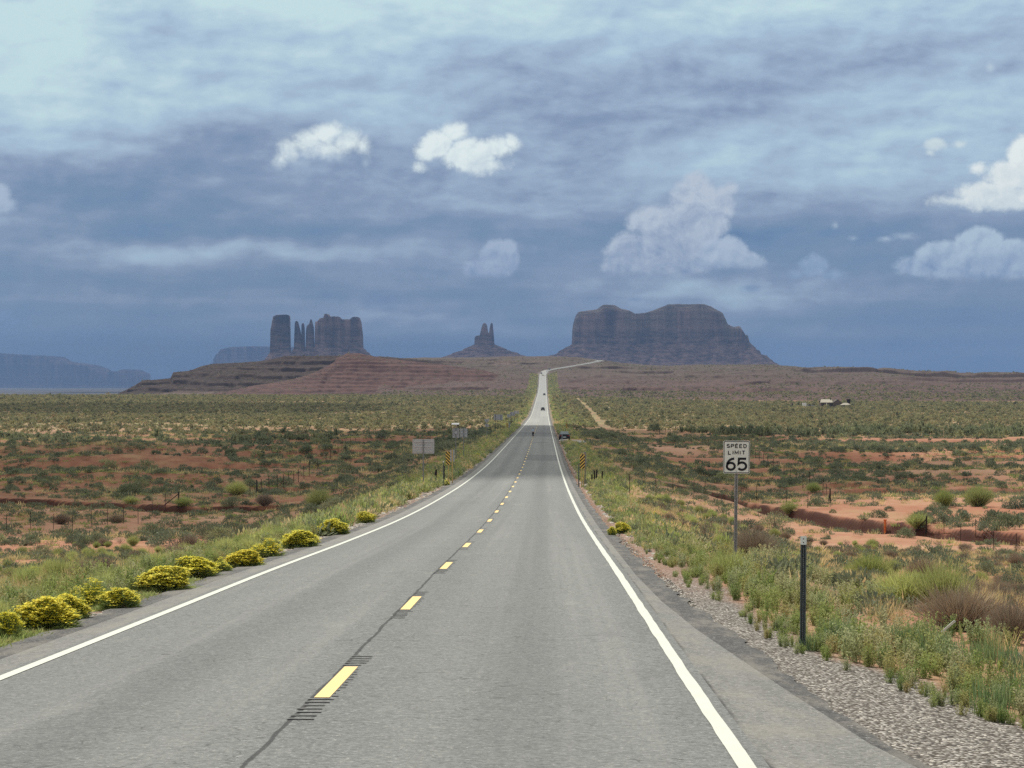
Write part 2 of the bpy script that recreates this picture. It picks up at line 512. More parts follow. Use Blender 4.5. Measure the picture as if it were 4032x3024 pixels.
    ze = ze + (zt - ze) * 0.9 * broken(x, y, 40, 181) * sstep(tt, .03, .15) * (1 - sstep(tt, .92, 1.0))
    ze = ze + fbm(x / 6, y / 6, 3, 87) * 0.6
    ze = np.where(d > d1, zc - (d - d1) * 0.09, ze)
    ze = np.where((tt < 0) | (px < 780) | (px > 2050), -200, ze)
    hill = np.where(ze > z, 3.0, hill)
    z = np.maximum(z, ze)
    # bed the road into the hill
    m = (y > 1700) & (y < 3320) & (np.abs(x - 70) < 120)
    if np.any(m):
        xm, ym = x[m], y[m]
        sel = RC[(RC[:, 1] > 1600)]
        best = np.full(xm.shape, 1e9)
        bz = np.zeros(xm.shape)
        for i in range(len(sel) - 1):
            a, b2 = sel[i], sel[i + 1]
            ab = b2[:2] - a[:2]
            tt2 = np.clip(((xm - a[0]) * ab[0] + (ym - a[1]) * ab[1]) / (ab @ ab), 0, 1)
            dx, dy = xm - a[0] - ab[0] * tt2, ym - a[1] - ab[1] * tt2
            dd = np.hypot(dx, dy)
            c = dd < best
            best = np.where(c, dd, best)
            bz = np.where(c, a[2] + (b2[2] - a[2]) * tt2, bz)
        k = 1 - sstep(best, 5.5, 26)
        zz = z[m] * (1 - k) + (bz - 0.25) * k
        z = z.copy()
        z[m] = zz
        rd = np.full(x.shape, 1e9)
        rd[m] = best
    else:
        rd = np.full(x.shape, 1e9)
    if masks:
        return z, hill, gdep, np.minimum(rd, np.where(y < 2690, au, 1e9)), bank
    return z


def gz(x, y):
    return float(ground_z(np.array([x]), np.array([y]))[0])


def P(px, py, dmin=12.0, dmax=3600.0):
    """where the sight line through a photo pixel first meets the ground"""
    d = np.geomspace(dmin, dmax, 4000)
    zr = EYE - (py - HY) / F * d
    g = ground_z((px - CX) / F * d, d)
    k = np.nonzero(zr <= g)[0]
    k = k[0] if len(k) else len(d) - 1
    return ((px - CX) / F * d[k], float(d[k]), float(g[k]))


# ------------------------------------------------------------------ mesh and naming helpers
def np_mesh(name, V, quads=None, tris=None, mats=(), qmat=None, tmat=None, attrs=None, smooth=False):
    me = bpy.data.meshes.new(name)
    V = np.asarray(V, np.float32)
    nq = 0 if quads is None else len(quads)
    ntr = 0 if tris is None else len(tris)
    me.vertices.add(len(V))
    me.vertices.foreach_set('co', V.ravel())
    loops = []
    if nq:
        loops.append(np.asarray(quads, np.int32).ravel())
    if ntr:
        loops.append(np.asarray(tris, np.int32).ravel())
    L = np.concatenate(loops)
    me.loops.add(len(L))
    me.loops.foreach_set('vertex_index', L)
    me.polygons.add(nq + ntr)
    starts = np.concatenate([np.arange(nq) * 4, nq * 4 + np.arange(ntr) * 3]).astype(np.int32)
    me.polygons.foreach_set('loop_start', starts)
    for m in mats:
        me.materials.append(m)
    if qmat is not None or tmat is not None:
        mi = np.concatenate([np.zeros(nq, np.int32) if qmat is None else np.asarray(qmat, np.int32),
                             np.zeros(ntr, np.int32) if tmat is None else np.asarray(tmat, np.int32)])
        me.polygons.foreach_set('material_index', mi)
    if smooth:
        me.polygons.foreach_set('use_smooth', np.ones(nq + ntr, bool))
    if attrs:
        for k, v in attrs.items():
            at = me.attributes.new(k, 'FLOAT', 'POINT')
            at.data.foreach_set('value', np.asarray(v, np.float32))
    me.update(calc_edges=True)
    return me


def link(name, me, parent=None, loc=None, coll=None):
    o = bpy.data.objects.new(name, me)
    (coll or C).objects.link(o)
    if parent is not None:
        o.parent = parent
    if loc is not None:
        o.location = loc
    return o


def tag(o, label=None, cat=None, group=None, kind=None):
    if label: o['label'] = label
    if cat: o['category'] = cat
    if group: o['group'] = group
    if kind: o['kind'] = kind
    return o


def thing(name, loc, label, cat, group=None, rz=0.0, s=1.0):
    o = bpy.data.objects.new(name, None)
    C.objects.link(o)
    o.location = loc
    o.rotation_euler = (0, 0, rz)
    o.scale = (s, s, s)
    return tag(o, label, cat, group)


def newmat(name):
    m = bpy.data.materials.new(name)
    m.use_nodes = True
    nt = m.node_tree
    nt.nodes.clear()
    X.nt = nt
    return m, nt


def finish(nt, col, rough=0.85, bump=None, bstr=0.3, bdist=0.05, spec=0.3, metal=0.0, transl=0.0, tcol=None):
    out = nt.nodes.new('ShaderNodeOutputMaterial')
    b = nt.nodes.new('ShaderNodeBsdfPrincipled')
    if isinstance(col, tuple):
        b.inputs['Base Color'].default_value = (*col, 1)
    else:
        nt.links.new(col, b.inputs['Base Color'])
    b.inputs['Roughness'].default_value = rough
    b.inputs['Metallic'].default_value = metal
    b.inputs['Specular IOR Level'].default_value = spec
    if bump is not None:
        n = nt.nodes.new('ShaderNodeBump')
        n.inputs['Strength'].default_value = bstr
        n.inputs['Distance'].default_value = bdist
        nt.links.new(bump.s, n.inputs['Height'])
        nt.links.new(n.outputs[0], b.inputs['Normal'])
    sh = b.outputs[0]
    if transl > 0:
        t = nt.nodes.new('ShaderNodeBsdfTranslucent')
        tc = tcol if tcol is not None else col
        if isinstance(tc, tuple):
            t.inputs[0].default_value = (*tc, 1)
        else:
            nt.links.new(tc, t.inputs[0])
        m = nt.nodes.new('ShaderNodeMixShader')
        m.inputs[0].default_value = transl
        nt.links.new(sh, m.inputs[1])
        nt.links.new(t.outputs[0], m.inputs[2])
        sh = m.outputs[0]
    nt.links.new(sh, out.inputs[0])


def simple(name, col, rough=0.7, metal=0.0, spec=0.3, var=0.12, scale=6.0, bstr=0.0):
    m, nt = newmat(name)
    tc = nt.nodes.new('ShaderNodeTexCoord')
    n = noise(tc.outputs['Object'], scale, 4, 0.6)
    c = mix(ss(n, 0.3, 0.7), tuple(v * (1 - var) for v in col), tuple(min(1, v * (1 + var)) for v in col))
    finish(nt, c, rough, n if bstr else None, bstr, 0.01, spec, metal)
    return m


def attr(name, typ='GEOMETRY'):
    n = X.nt.nodes.new('ShaderNodeAttribute')
    n.attribute_name = name
    n.attribute_type = typ
    return X(n.outputs['Fac'])
# ------------------------------------------------------------------ ground sheet
def build_ground():
    az = np.concatenate([np.linspace(-180, -40, 29)[:-1], np.linspace(-40, -15, 60)[:-1], np.linspace(-15, 15, 1060),
                         np.linspace(15, 40, 60)[1:], np.linspace(40, 180, 29)[1:]])
    az = np.radians(az)
    r = [1.5]
    while r[-1] < 29000:
        d = r[-1]
        if d < 140: st = max(0.25, d * 0.0095)
        elif d < 235: st = 0.38
        elif d < 620: st = d * 0.0065
        elif d < 1500: st = d * 0.012
        elif d < 2150: st = 8.0
        elif d < 3340: st = 2.6
        elif d < 3600: st = 10
        else: st = d * 0.06
        r.append(d + st)
    r = np.array(r)
    A, R = np.meshgrid(az, r)
    # rows are lines of equal forward distance inside the dense fan, circles outside it
    k = sstep(np.abs(A), math.radians(16), math.radians(40))
    rad = R * (1 - k) / np.cos(np.clip(A, -0.9, 0.9)) + R * k
    x, y = rad * np.sin(A), rad * np.cos(A)
    z, hill, gdep, rd, bank = ground_z(x, y, True)
    rough = np.where((rd < 4.4), 0.12, 0)
    z = z - rough
    nr, na = x.shape
    V = np.stack([x.ravel(), y.ravel(), z.ravel()], 1)
    i = np.arange(nr - 1)[:, None] * na + np.arange(na - 1)[None, :]
    Q = np.stack([i, i + 1, i + na + 1, i + na], -1).reshape(-1, 4)
    base = len(V)
    V = np.vstack([V, [[0, 0, gz(0, 0) - 0.1]]])
    tr = np.stack([np.full(na - 1, base), np.arange(1, na), np.arange(0, na - 1)], 1)
    gd = gully_gd(x, y)
    bank_shade = np.exp(-((gd - 0.35 + .55 * fbm(x / 2.0, y / 2.0, 4, 43)) / 0.62) ** 4) * (np.abs(y) > 100) * (y < 260) * sstep(rd, 9, 14)  # shade of the camera-facing bank, painted as a dark band
    def f(a): return np.append(a.ravel(), 0)
    # how green the flats are
    d = np.maximum(y, 1)
    px = CX + np.clip(x / d, -1.2, 1.2) * F
    veg = sstep(y, 480, 700) * 0.9
    veg = np.maximum(veg, 0.35 * (1 - sstep(np.abs(rd), 8, 22)) * sstep(rd, 4.6, 6))
    veg = veg * (1 - sstep(hill, 0.2, 0.9) * 0.75)
    ge = np.where(x > road_x0(y), np.interp(y, [-60, 14, 17, 20, 24, 28, 31, 36, 50, 3000], [7.9, 7.5, 6.9, 6.4, 5.8, 5.3, 5.1, 5.0, 5.0, 5.2]), 5.1)
    grav = (1 - sstep(rd + 0.35 * fbm(x / 1.5, y / 1.5, 3, 91), ge - 0.1, ge + 0.5)) * sstep(rd, 3.0, 3.6)
    grav = grav * np.where(x > road_x0(y), 1 - sstep(y, 34, 50) * 0.5, 0.6)
    slope = np.gradient(z, axis=0) / np.maximum(np.gradient(rad, axis=0), 1e-3)
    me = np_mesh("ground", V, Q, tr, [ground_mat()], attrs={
        'hill': f(hill), 'veg': f(veg), 'grav': f(grav), 'wash': f(np.maximum(np.maximum(gdep / 1.15 * .5, bank * 0.5), bank_shade)), 'slp': f(np.clip(slope, -3, 3))}, smooth=True)
    o = link("ground", me)
    tag(o, kind='structure')
    return o


def ground_mat():
    m, nt = newmat("ground")
    g = nt.nodes.new('ShaderNodeNewGeometry')
    pos = g.outputs['Position']
    sp = nt.nodes.new('ShaderNodeSeparateXYZ')
    nt.links.new(pos, sp.inputs[0])
    x, y, z = (X(sp.outputs[i]) for i in range(3))
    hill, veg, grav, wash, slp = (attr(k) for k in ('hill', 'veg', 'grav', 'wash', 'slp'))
    n1 = noise(pos, 0.05, 5, 0.55)
    n2 = noise(pos, 0.7, 6, 0.6)
    n3 = noise(pos, 9.0, 4, 0.65)
    n4 = noise(vec(x * 0.012, y * 0.02, z * 0.0), 1.0, 5, 0.6)
    soil = mix(ss(n1 * 0.6 + n2 * 0.4, 0.40, 0.62), (0.30, 0.135, 0.078), (0.38, 0.215, 0.135))
    soil = mix(ss(n3, 0.42, 0.75) * 0.5, soil, (0.26, 0.095, 0.05))
    pale = ss(n4, 0.50, 0.66)
    soil = mix(pale * 0.6, soil, (0.44, 0.285, 0.19))
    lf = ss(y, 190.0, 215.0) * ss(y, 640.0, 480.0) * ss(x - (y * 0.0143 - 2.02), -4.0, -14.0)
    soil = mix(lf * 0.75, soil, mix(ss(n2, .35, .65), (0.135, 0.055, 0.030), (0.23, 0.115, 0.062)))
    soil = mix(wash * 0.92, soil, mix(ss(wash, 0.6, 0.9), (0.20, 0.075, 0.045), (0.040, 0.013, 0.009)))  # darkest tone carries the painted shade of the bank face
    # dry straw and low growth between the shrubs
    straw = ss(noise(pos, 0.16, 6, 0.65), 0.52, 0.66) * lin(y, 30, 90, 0.5, 0.8)
    soil = mix(straw * (1.0 - wash) * 0.55, soil, (0.33, 0.23, 0.12))
    # sage cover on the flats
    sg = ss(noise(vec(x * 0.35, y * 0.10, 0.0), 1.0, 5, 0.7), 0.38, 0.55)
    green = mix(ss(noise(vec(x * 0.02, y * 0.012, 4.0), 1.0, 5, 0.6), 0.4, 0.62), (0.11, 0.115, 0.055), (0.20, 0.20, 0.085))
    soil = mix(veg * sg, soil, green)
    # hill country: strata by height, rubble by noise
    warp = noise(pos, 0.008, 4, 0.55)
    band = noise(vec(0.0, 0.0, z * 0.42 + warp * 7.0), 1.0, 4, 0.7)
    rub = noise(vec(x * 0.16, y * 0.05, z * 0.3), 1.0, 7, 0.72)
    rub2 = noise(vec(x * 0.5, y * 0.12, z * 0.8), 1.0, 5, 0.7)
    hc = ramp(band * 0.6 + rub * 0.4, [(0.36, (0.04, 0.028, 0.026)), (0.44, (0.085, 0.056, 0.047)), (0.52, (0.125, 0.080, 0.064)), (0.60, (0.15, 0.118, 0.090)), (0.70, (0.24, 0.18, 0.135))])
    top = lin(z, 4.0, 26.0, 0.0, 1.0)
    hc = mix(top * ss(rub, 0.42, 0.58) * 0.65, hc, (0.125, 0.110, 0.070))
    hc = mix(ss(rub2, 0.57, 0.66) * 0.65, hc, (0.05, 0.042, 0.03))
    hc = mix(ss(noise(vec(x * 0.03, y * 0.02, z * 0.4), 1.0, 6, 0.72), 0.64, 0.70) * 0.8, hc, (0.44, 0.31, 0.23))
    red = mix(ss(band * 0.65 + rub * 0.35, 0.44, 0.54), (0.060, 0.030, 0.025), (0.165, 0.082, 0.062))  # banding sharpened to stand in for shade on the bluff ledges
    red = mix(ss(rub2, 0.57, 0.65) * 0.6, red, (0.09, 0.04, 0.03))
    dark = mix(ss(band * 0.5 + rub * 0.5, 0.40, 0.60), (0.060, 0.037, 0.030), (0.145, 0.10, 0.075))
    steep = ss(slp, 0.26, 0.62)  # ledge shadow painted on camera-facing steep slopes, over darker rock
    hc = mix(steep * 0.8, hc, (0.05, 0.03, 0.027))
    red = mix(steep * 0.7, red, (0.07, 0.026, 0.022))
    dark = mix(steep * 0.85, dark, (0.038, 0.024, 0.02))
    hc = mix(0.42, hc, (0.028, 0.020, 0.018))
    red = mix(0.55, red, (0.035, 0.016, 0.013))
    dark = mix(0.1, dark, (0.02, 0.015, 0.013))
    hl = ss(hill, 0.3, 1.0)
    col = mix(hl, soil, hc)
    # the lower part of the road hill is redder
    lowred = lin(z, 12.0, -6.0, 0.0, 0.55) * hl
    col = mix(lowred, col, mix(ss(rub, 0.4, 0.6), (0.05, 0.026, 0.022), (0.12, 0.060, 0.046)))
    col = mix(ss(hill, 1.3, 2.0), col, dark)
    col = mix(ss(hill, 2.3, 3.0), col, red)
    # far pale flats
    fl = ss(y, 5200.0, 7400.0)
    col = mix(fl, col, mix(ss(noise(vec(x * 0.002, y * 0.0012, 0.0), 1.0, 5, 0.6), .42, .6), (0.045, 0.04, 0.035), (0.095, 0.078, 0.066)))
    # gravel beside the asphalt
    vn = nt.nodes.new('ShaderNodeTexVoronoi')
    vn.inputs['Scale'].default_value = 24.0
    nt.links.new(pos, vn.inputs['Vector'])
    sc_ = nt.nodes.new('ShaderNodeSeparateColor')
    nt.links.new(vn.outputs['Color'], sc_.inputs[0])
    peb = ramp(X(sc_.outputs[0]), [(0.0, (0.05, 0.05, 0.05)), (0.25, (0.17, 0.155, 0.14)), (0.6, (0.36, 0.33, 0.29)), (1.0, (0.62, 0.59, 0.54))])
    peb = mix(ss(X(vn.outputs['Distance']), 0.35, 0.7), peb, (0.10, 0.085, 0.07))
    col = mix(grav, col, peb)
    bh = n3 * 0.4 + n2 * 1.0 + grav * X(vn.outputs['Distance']) * -1.5
    finish(nt, col, 0.92, bh, 0.6, 0.10, 0.15)
    return m


build_ground()


# ------------------------------------------------------------------ road
def strip(name, off0, off1, lift, mat, n=6, y0=-60.0, y1=1e9, crown=True, parent=None, wob=0.0, seed=0, wob1=True, wob0=True):
    """a sheet between two offsets from the centre line"""
    r = RC[(RC[:, 1] >= y0) & (RC[:, 1] <= y1)]
    if len(r) < 2:
        return None
    t = np.gradient(r[:, :2], axis=0)
    t /= np.linalg.norm(t, axis=1)[:, None]
    nx, ny = t[:, 1], -t[:, 0]
    V = []
    for j in range(n + 1):
        o0 = off0(r[:, 1]) if callable(off0) else np.full(len(r), off0)
        o1 = off1(r[:, 1]) if callable(off1) else np.full(len(r), off1)
        if wob:
            if wob0: o0 = o0 + wob * fbm(r[:, 1] / 0.9, 0 * r[:, 1], 4, seed)
            if wob1: o1 = o1 + wob * fbm(r[:, 1] / 0.9, 0 * r[:, 1] + 9, 4, seed + 1)
        o = o0 + (o1 - o0) * j / n
        z = r[:, 2] + lift - np.abs(o) * (0.012 if crown else 0.0) - np.clip(np.abs(o) - 3.55, 0, 9) * 0.03
        V.append(np.stack([r[:, 0] + nx * o, r[:, 1] + ny * o, z], 1))
    V = np.stack(V, 1).reshape(-1, 3)
    i = np.arange(len(r) - 1)[:, None] * (n + 1) + np.arange(n)[None, :]
    Q = np.stack([i, i + 1, i + n + 2, i + n + 1], -1).reshape(-1, 4)
    me = np_mesh(name, V, Q, mats=[mat])
    return me


def asphalt_mat(name, a, b, speck=1.0, shoulder=False):
    m, nt = newmat(name)
    g = nt.nodes.new('ShaderNodeNewGeometry')
    sp = nt.nodes.new('ShaderNodeSeparateXYZ')
    nt.links.new(g.outputs['Position'], sp.inputs[0])
    x, y = X(sp.outputs[0]), X(sp.outputs[1])
    u = x - (y * 0.0143 - 2.02)
    pos = g.outputs['Position']
    agg = noise(pos, 26.0, 4, 0.8)
    agg2 = noise(pos, 11.0, 3, 0.6)
    big = noise(vec(u * 0.5, y * 0.035, 0.0), 1.0, 5, 0.6)
    track = noise(vec(u * 1.4, y * 0.01, 5.0), 1.0, 4, 0.6)
    col = mix(ss(agg * 0.6 + agg2 * 0.4, 0.34, 0.66), a, b)
    col = mix(ss(agg, 0.58, 0.68) * 0.8 * speck, col, (0.52, 0.51, 0.48))
    col = mix(ss(agg, 0.42, 0.33) * 0.8 * speck, col, (0.03, 0.03, 0.032))
    col = mix(lin(big, 0.3, 0.7, 0.0, 0.28), col, (0.09, 0.092, 0.095))
    col = mix(ss(track, 0.50, 0.68) * 0.22, col, (0.30, 0.295, 0.28))
    if shoulder:
        jt = (noise(vec(0.0, y * 0.8, 2.0), 1.0, 5, 0.7) - 0.5) * 0.10
        dj = X.op('ABSOLUTE', u - 3.62 - jt)
        col = mix(ss(dj, 0.05, 0.01) * ss(noise(vec(0.0, y * 0.3, 6.0), 1.0, 3, 0.6), 0.42, 0.55) * 0.75, col, (0.03, 0.03, 0.03))
        col = mix(ss(noise(vec(u * 1.5, y * 0.5, 2.0), 1.0, 5, 0.7), 0.45, 0.62) * 0.4, col, (0.27, 0.25, 0.215))
    if not shoulder:
        # polished wheel paths
        for c in (-2.6, -0.95, 0.95, 2.6):
            d = (u - c)
            col = mix(X.op('EXPONENT', -(d * d) * 5.0) * 0.16, col, (0.27, 0.27, 0.26))
        # oil darkened lane middles
        for c in (-1.75, 1.75):
            d = (u - c)
            col = mix(X.op('EXPONENT', -(d * d) * 7.0) * 0.18, col, (0.085, 0.085, 0.09))
        # the open joint along the centre line, sealed in places
        wv = (noise(vec(0.0, y * 0.55, 0.0), 1.0, 6, 0.7) - 0.5) * 0.13
        wid = noise(vec(0.0, y * 1.3, 4.0), 1.0, 3, 0.6)
        d = X.op('ABSOLUTE', u + 0.08 - wv)
        col = mix(ss(d - wid * 0.026, 0.016, 0.0) * 0.8, col, (0.03, 0.03, 0.032))
        # dribbles and darker blotches in the lanes
        bl = noise(vec(u * 1.1, y * 0.22, 3.0), 1.0, 6, 0.7)
        col = mix(ss(bl, 0.56, 0.70) * 0.30, col, (0.11, 0.11, 0.107))
        col = mix(ss(bl, 0.42, 0.30) * 0.22, col, (0.33, 0.325, 0.30))
        # cross cracks
        cr = X.op('ABSOLUTE', noise(vec(u * 0.12, y * 0.16, 8.0), 1.0, 5, 0.7) - 0.5)
        col = mix(ss(cr, 0.0022, 0.0) * 0.5, col, (0.03, 0.03, 0.03))
        # resurfaced patches, darker bands, a sunlit stretch painted pale; square ended, one lane or both
        for y0, y1, u0, u1, c, k in [(236, 264, -0.2, 4.2, (0.075, 0.077, 0.082), .42), (455, 560, -4.2, 4.2, (0.08, 0.082, 0.088), .42), (560, 640, -4.2, 4.2, (0.11, 0.11, 0.112), .25),
                                     (345, 352, .4, 2.6, (0.05, 0.05, 0.05), .4), (610, 2800, -4.2, 4.2, (0.34, 0.34, 0.315), .5),  # the long pale stretch is sunlit road, put into the asphalt colour
                                     (700, 830, -4.2, 0.3, (0.36, 0.36, 0.33), .3), (900, 1060, 0.3, 4.2, (0.36, 0.36, 0.33), .3), (1150, 1400, -4.2, 0.3, (0.2, 0.2, 0.2), .3)]:
            k1 = ss(y, y0 - .3, y0 + .3) * ss(y, y1 + .3, y1 - .3) * ss(u, u0 - .05, u0 + .05) * ss(u, u1 + .05, u1 - .05)
            col = mix(k1 * k, col, c)
    finish(nt, col, 0.9, agg, 0.8, 0.02, 0.25)
    return m


def paint_mat(name, col, wear=0.5):
    m, nt = newmat(name)
    g = nt.nodes.new('ShaderNodeNewGeometry')
    n = noise(g.outputs['Position'], 30.0, 5, 0.7)
    n2 = noise(g.outputs['Position'], 2.2, 4, 0.6)
    sp = nt.nodes.new('ShaderNodeSeparateXYZ')
    nt.links.new(g.outputs['Position'], sp.inputs[0])
    scr = noise(vec(X(sp.outputs[0]) * 3.0, X(sp.outputs[1]) * 14.0, 0.0), 1.0, 4, 0.7)
    c = mix(ss(n2, 0.3, 0.75) * 0.25, col, tuple(v * 0.7 for v in col))
    c = mix(ss(n * 0.6 + scr * 0.4, 0.60, 0.70) * wear, c, (0.16, 0.155, 0.145))
    finish(nt, c, 0.7, n, 0.3, 0.006, 0.3)
    return m


M_ASPH = asphalt_mat("worn asphalt", (0.112, 0.117, 0.114), (0.232, 0.240, 0.230))
M_SHLD = asphalt_mat("shoulder asphalt", (0.12, 0.122, 0.114), (0.25, 0.248, 0.230), 0.9, True)
M_DARK = asphalt_mat("ravelled dark asphalt edge", (0.03, 0.03, 0.03), (0.12, 0.116, 0.11), 1.0, True)
M_WHITE = paint_mat("white road paint", (0.56, 0.57, 0.50), 0.7)
M_YEL = paint_mat("yellow road paint", (0.78, 0.57, 0.24), 0.6)
M_TAR = simple("milled groove", (0.11, 0.11, 0.107), 0.9, var=.4, scale=14)

tag(link("road", strip("road", -3.62, 3.62, 0.0, M_ASPH, 12)), kind='structure')
shr = T([-60, 14, 18, 22, 26, 30, 36, 44, 90, 3000], [5.2, 5.0, 4.58, 4.38, 4.2, 4.02, 3.86, 3.78, 3.9, 4.0])
tag(link("road_shoulder", strip("road_shoulder", 3.60, shr, -0.003, M_SHLD, 4)), kind='structure')
tag(link("road_shoulder", strip("road_shoulder", -4.05, -3.60, -0.003, M_SHLD, 2)), kind='structure')
tag(link("road_shoulder", strip("road_shoulder", lambda y: shr(y) - 0.12, lambda y: shr(y) + np.interp(y, [18, 30, 60], [0.16, .45, .35]), -0.012, M_DARK, 3, wob=0.15, seed=3)), kind='structure')
tag(link("road_shoulder", strip("road_shoulder", -4.5, -3.98, -0.012, M_DARK, 3, wob=0.14, seed=5)), kind='structure')
tag(link("road_edge_line", strip("road_edge_line", -3.52, -3.39, 0.005, M_WHITE, 1)), kind='structure')
tag(link("road_edge_line", strip("road_edge_line", 3.39, 3.52, 0.005, M_WHITE, 1, wob=0.012, seed=8)), kind='structure')


def build_dashes():
    """yellow broken line with milled rumble grooves at both ends of each dash"""
    V, Q, G, GQ = [], [], [], []
    def quad(VV, QQ, y0, y1, u0, u1, lift, segs=1):
        for i in range(segs):
            a, b = y0 + (y1 - y0) * i / segs, y0 + (y1 - y0) * (i + 1) / segs
            k = len(VV)
            for yy, uu in ((a, u0), (a, u1), (b, u1), (b, u0)):
                VV.append((float(road_x0(yy)) + uu, yy, float(np.interp(yy, RC[:, 1], RC[:, 2])) - abs(uu) * 0.012 + lift))
            QQ.append((k, k + 1, k + 2, k + 3))
    y = 20.6 - 12.3 * 2
    rg = random.Random(4)
    while y < 640:
        quad(V, Q, y, y + 3.15, -0.065, 0.075, 0.006, 8)
        if y < 110:
            for k in range(7):
                yy = y - 0.18 - 0.27 * k
                quad(G, GQ, yy, yy + 0.08, -0.10 + rg.uniform(-.02, .02), 0.12 + rg.uniform(-.03, .02), 0.009)
            for k in range(5):
                yy = y + 3.3 + 0.27 * k
                quad(G, GQ, yy, yy + 0.08, -0.10, 0.12 + rg.uniform(-.03, .02), 0.009)
            for k in range(11):
                yy = y + 0.1 + 0.27 * k
                quad(G, GQ, yy, yy + 0.07, 0.08, 0.125 + rg.uniform(-.03, .02), 0.009)
        y += 12.3
    tag(link("road_centre_line", np_mesh("road_centre_line", V, Q, mats=[M_YEL])), kind='structure')
    tag(link("road_rumble_grooves", np_mesh("road_rumble_grooves", G, GQ, mats=[M_TAR])), kind='structure')


build_dashes()


# ------------------------------------------------------------------ buttes and mesas
def rock_mat(name, base, dark, pale, s=1.0):
    m, nt = newmat(name)
    tc = nt.nodes.new('ShaderNodeTexCoord')
    sp = nt.nodes.new('ShaderNodeSeparateXYZ')
    nt.links.new(tc.outputs['Object'], sp.inputs[0])
    x, y, z = (X(sp.outputs[i]) * s for i in range(3))
    w = noise(tc.outputs['Object'], 0.01 * s, 4, 0.6)
    band = noise(vec(0.0, 0.0, z * 0.034 + w * 1.4), 1.0, 5, 0.7)
    flu = noise(vec(x * 0.07, y * 0.07, z * 0.006), 1.0, 6, 0.65)
    crk = noise(vec(x * 0.019, y * 0.019, z * 0.0015), 1.0, 5, 0.65)
    c = ramp(band * 0.34 + flu * 0.18 + crk * 0.48, [(0.42, dark), (0.49, base), (0.57, pale)])
    st = attr('talus')
    rub = noise(vec(x * 0.03, y * 0.03, z * 0.10), 1.0, 6, 0.7)
    c = mix(st * 0.8, c, mix(ss(rub * 0.6 + band * 0.4, 0.42, 0.58), tuple(v * 0.55 for v in base), tuple(v * 0.95 for v in pale)))
    cap = attr('cap')
    c = mix(cap * 0.7, c, mix(ss(band, 0.4, 0.6), (0.16, 0.13, 0.10), (0.36, 0.28, 0.21)))
    finish(nt, c, 0.95, flu * 1.0 + crk * 1.6 + rub * 0.6, 1.0, 9.0 / s, 0.1)
    return m


M_ROCK = rock_mat("red sandstone", (0.125, 0.070, 0.060), (0.022, 0.014, 0.016), (0.36, 0.23, 0.185))


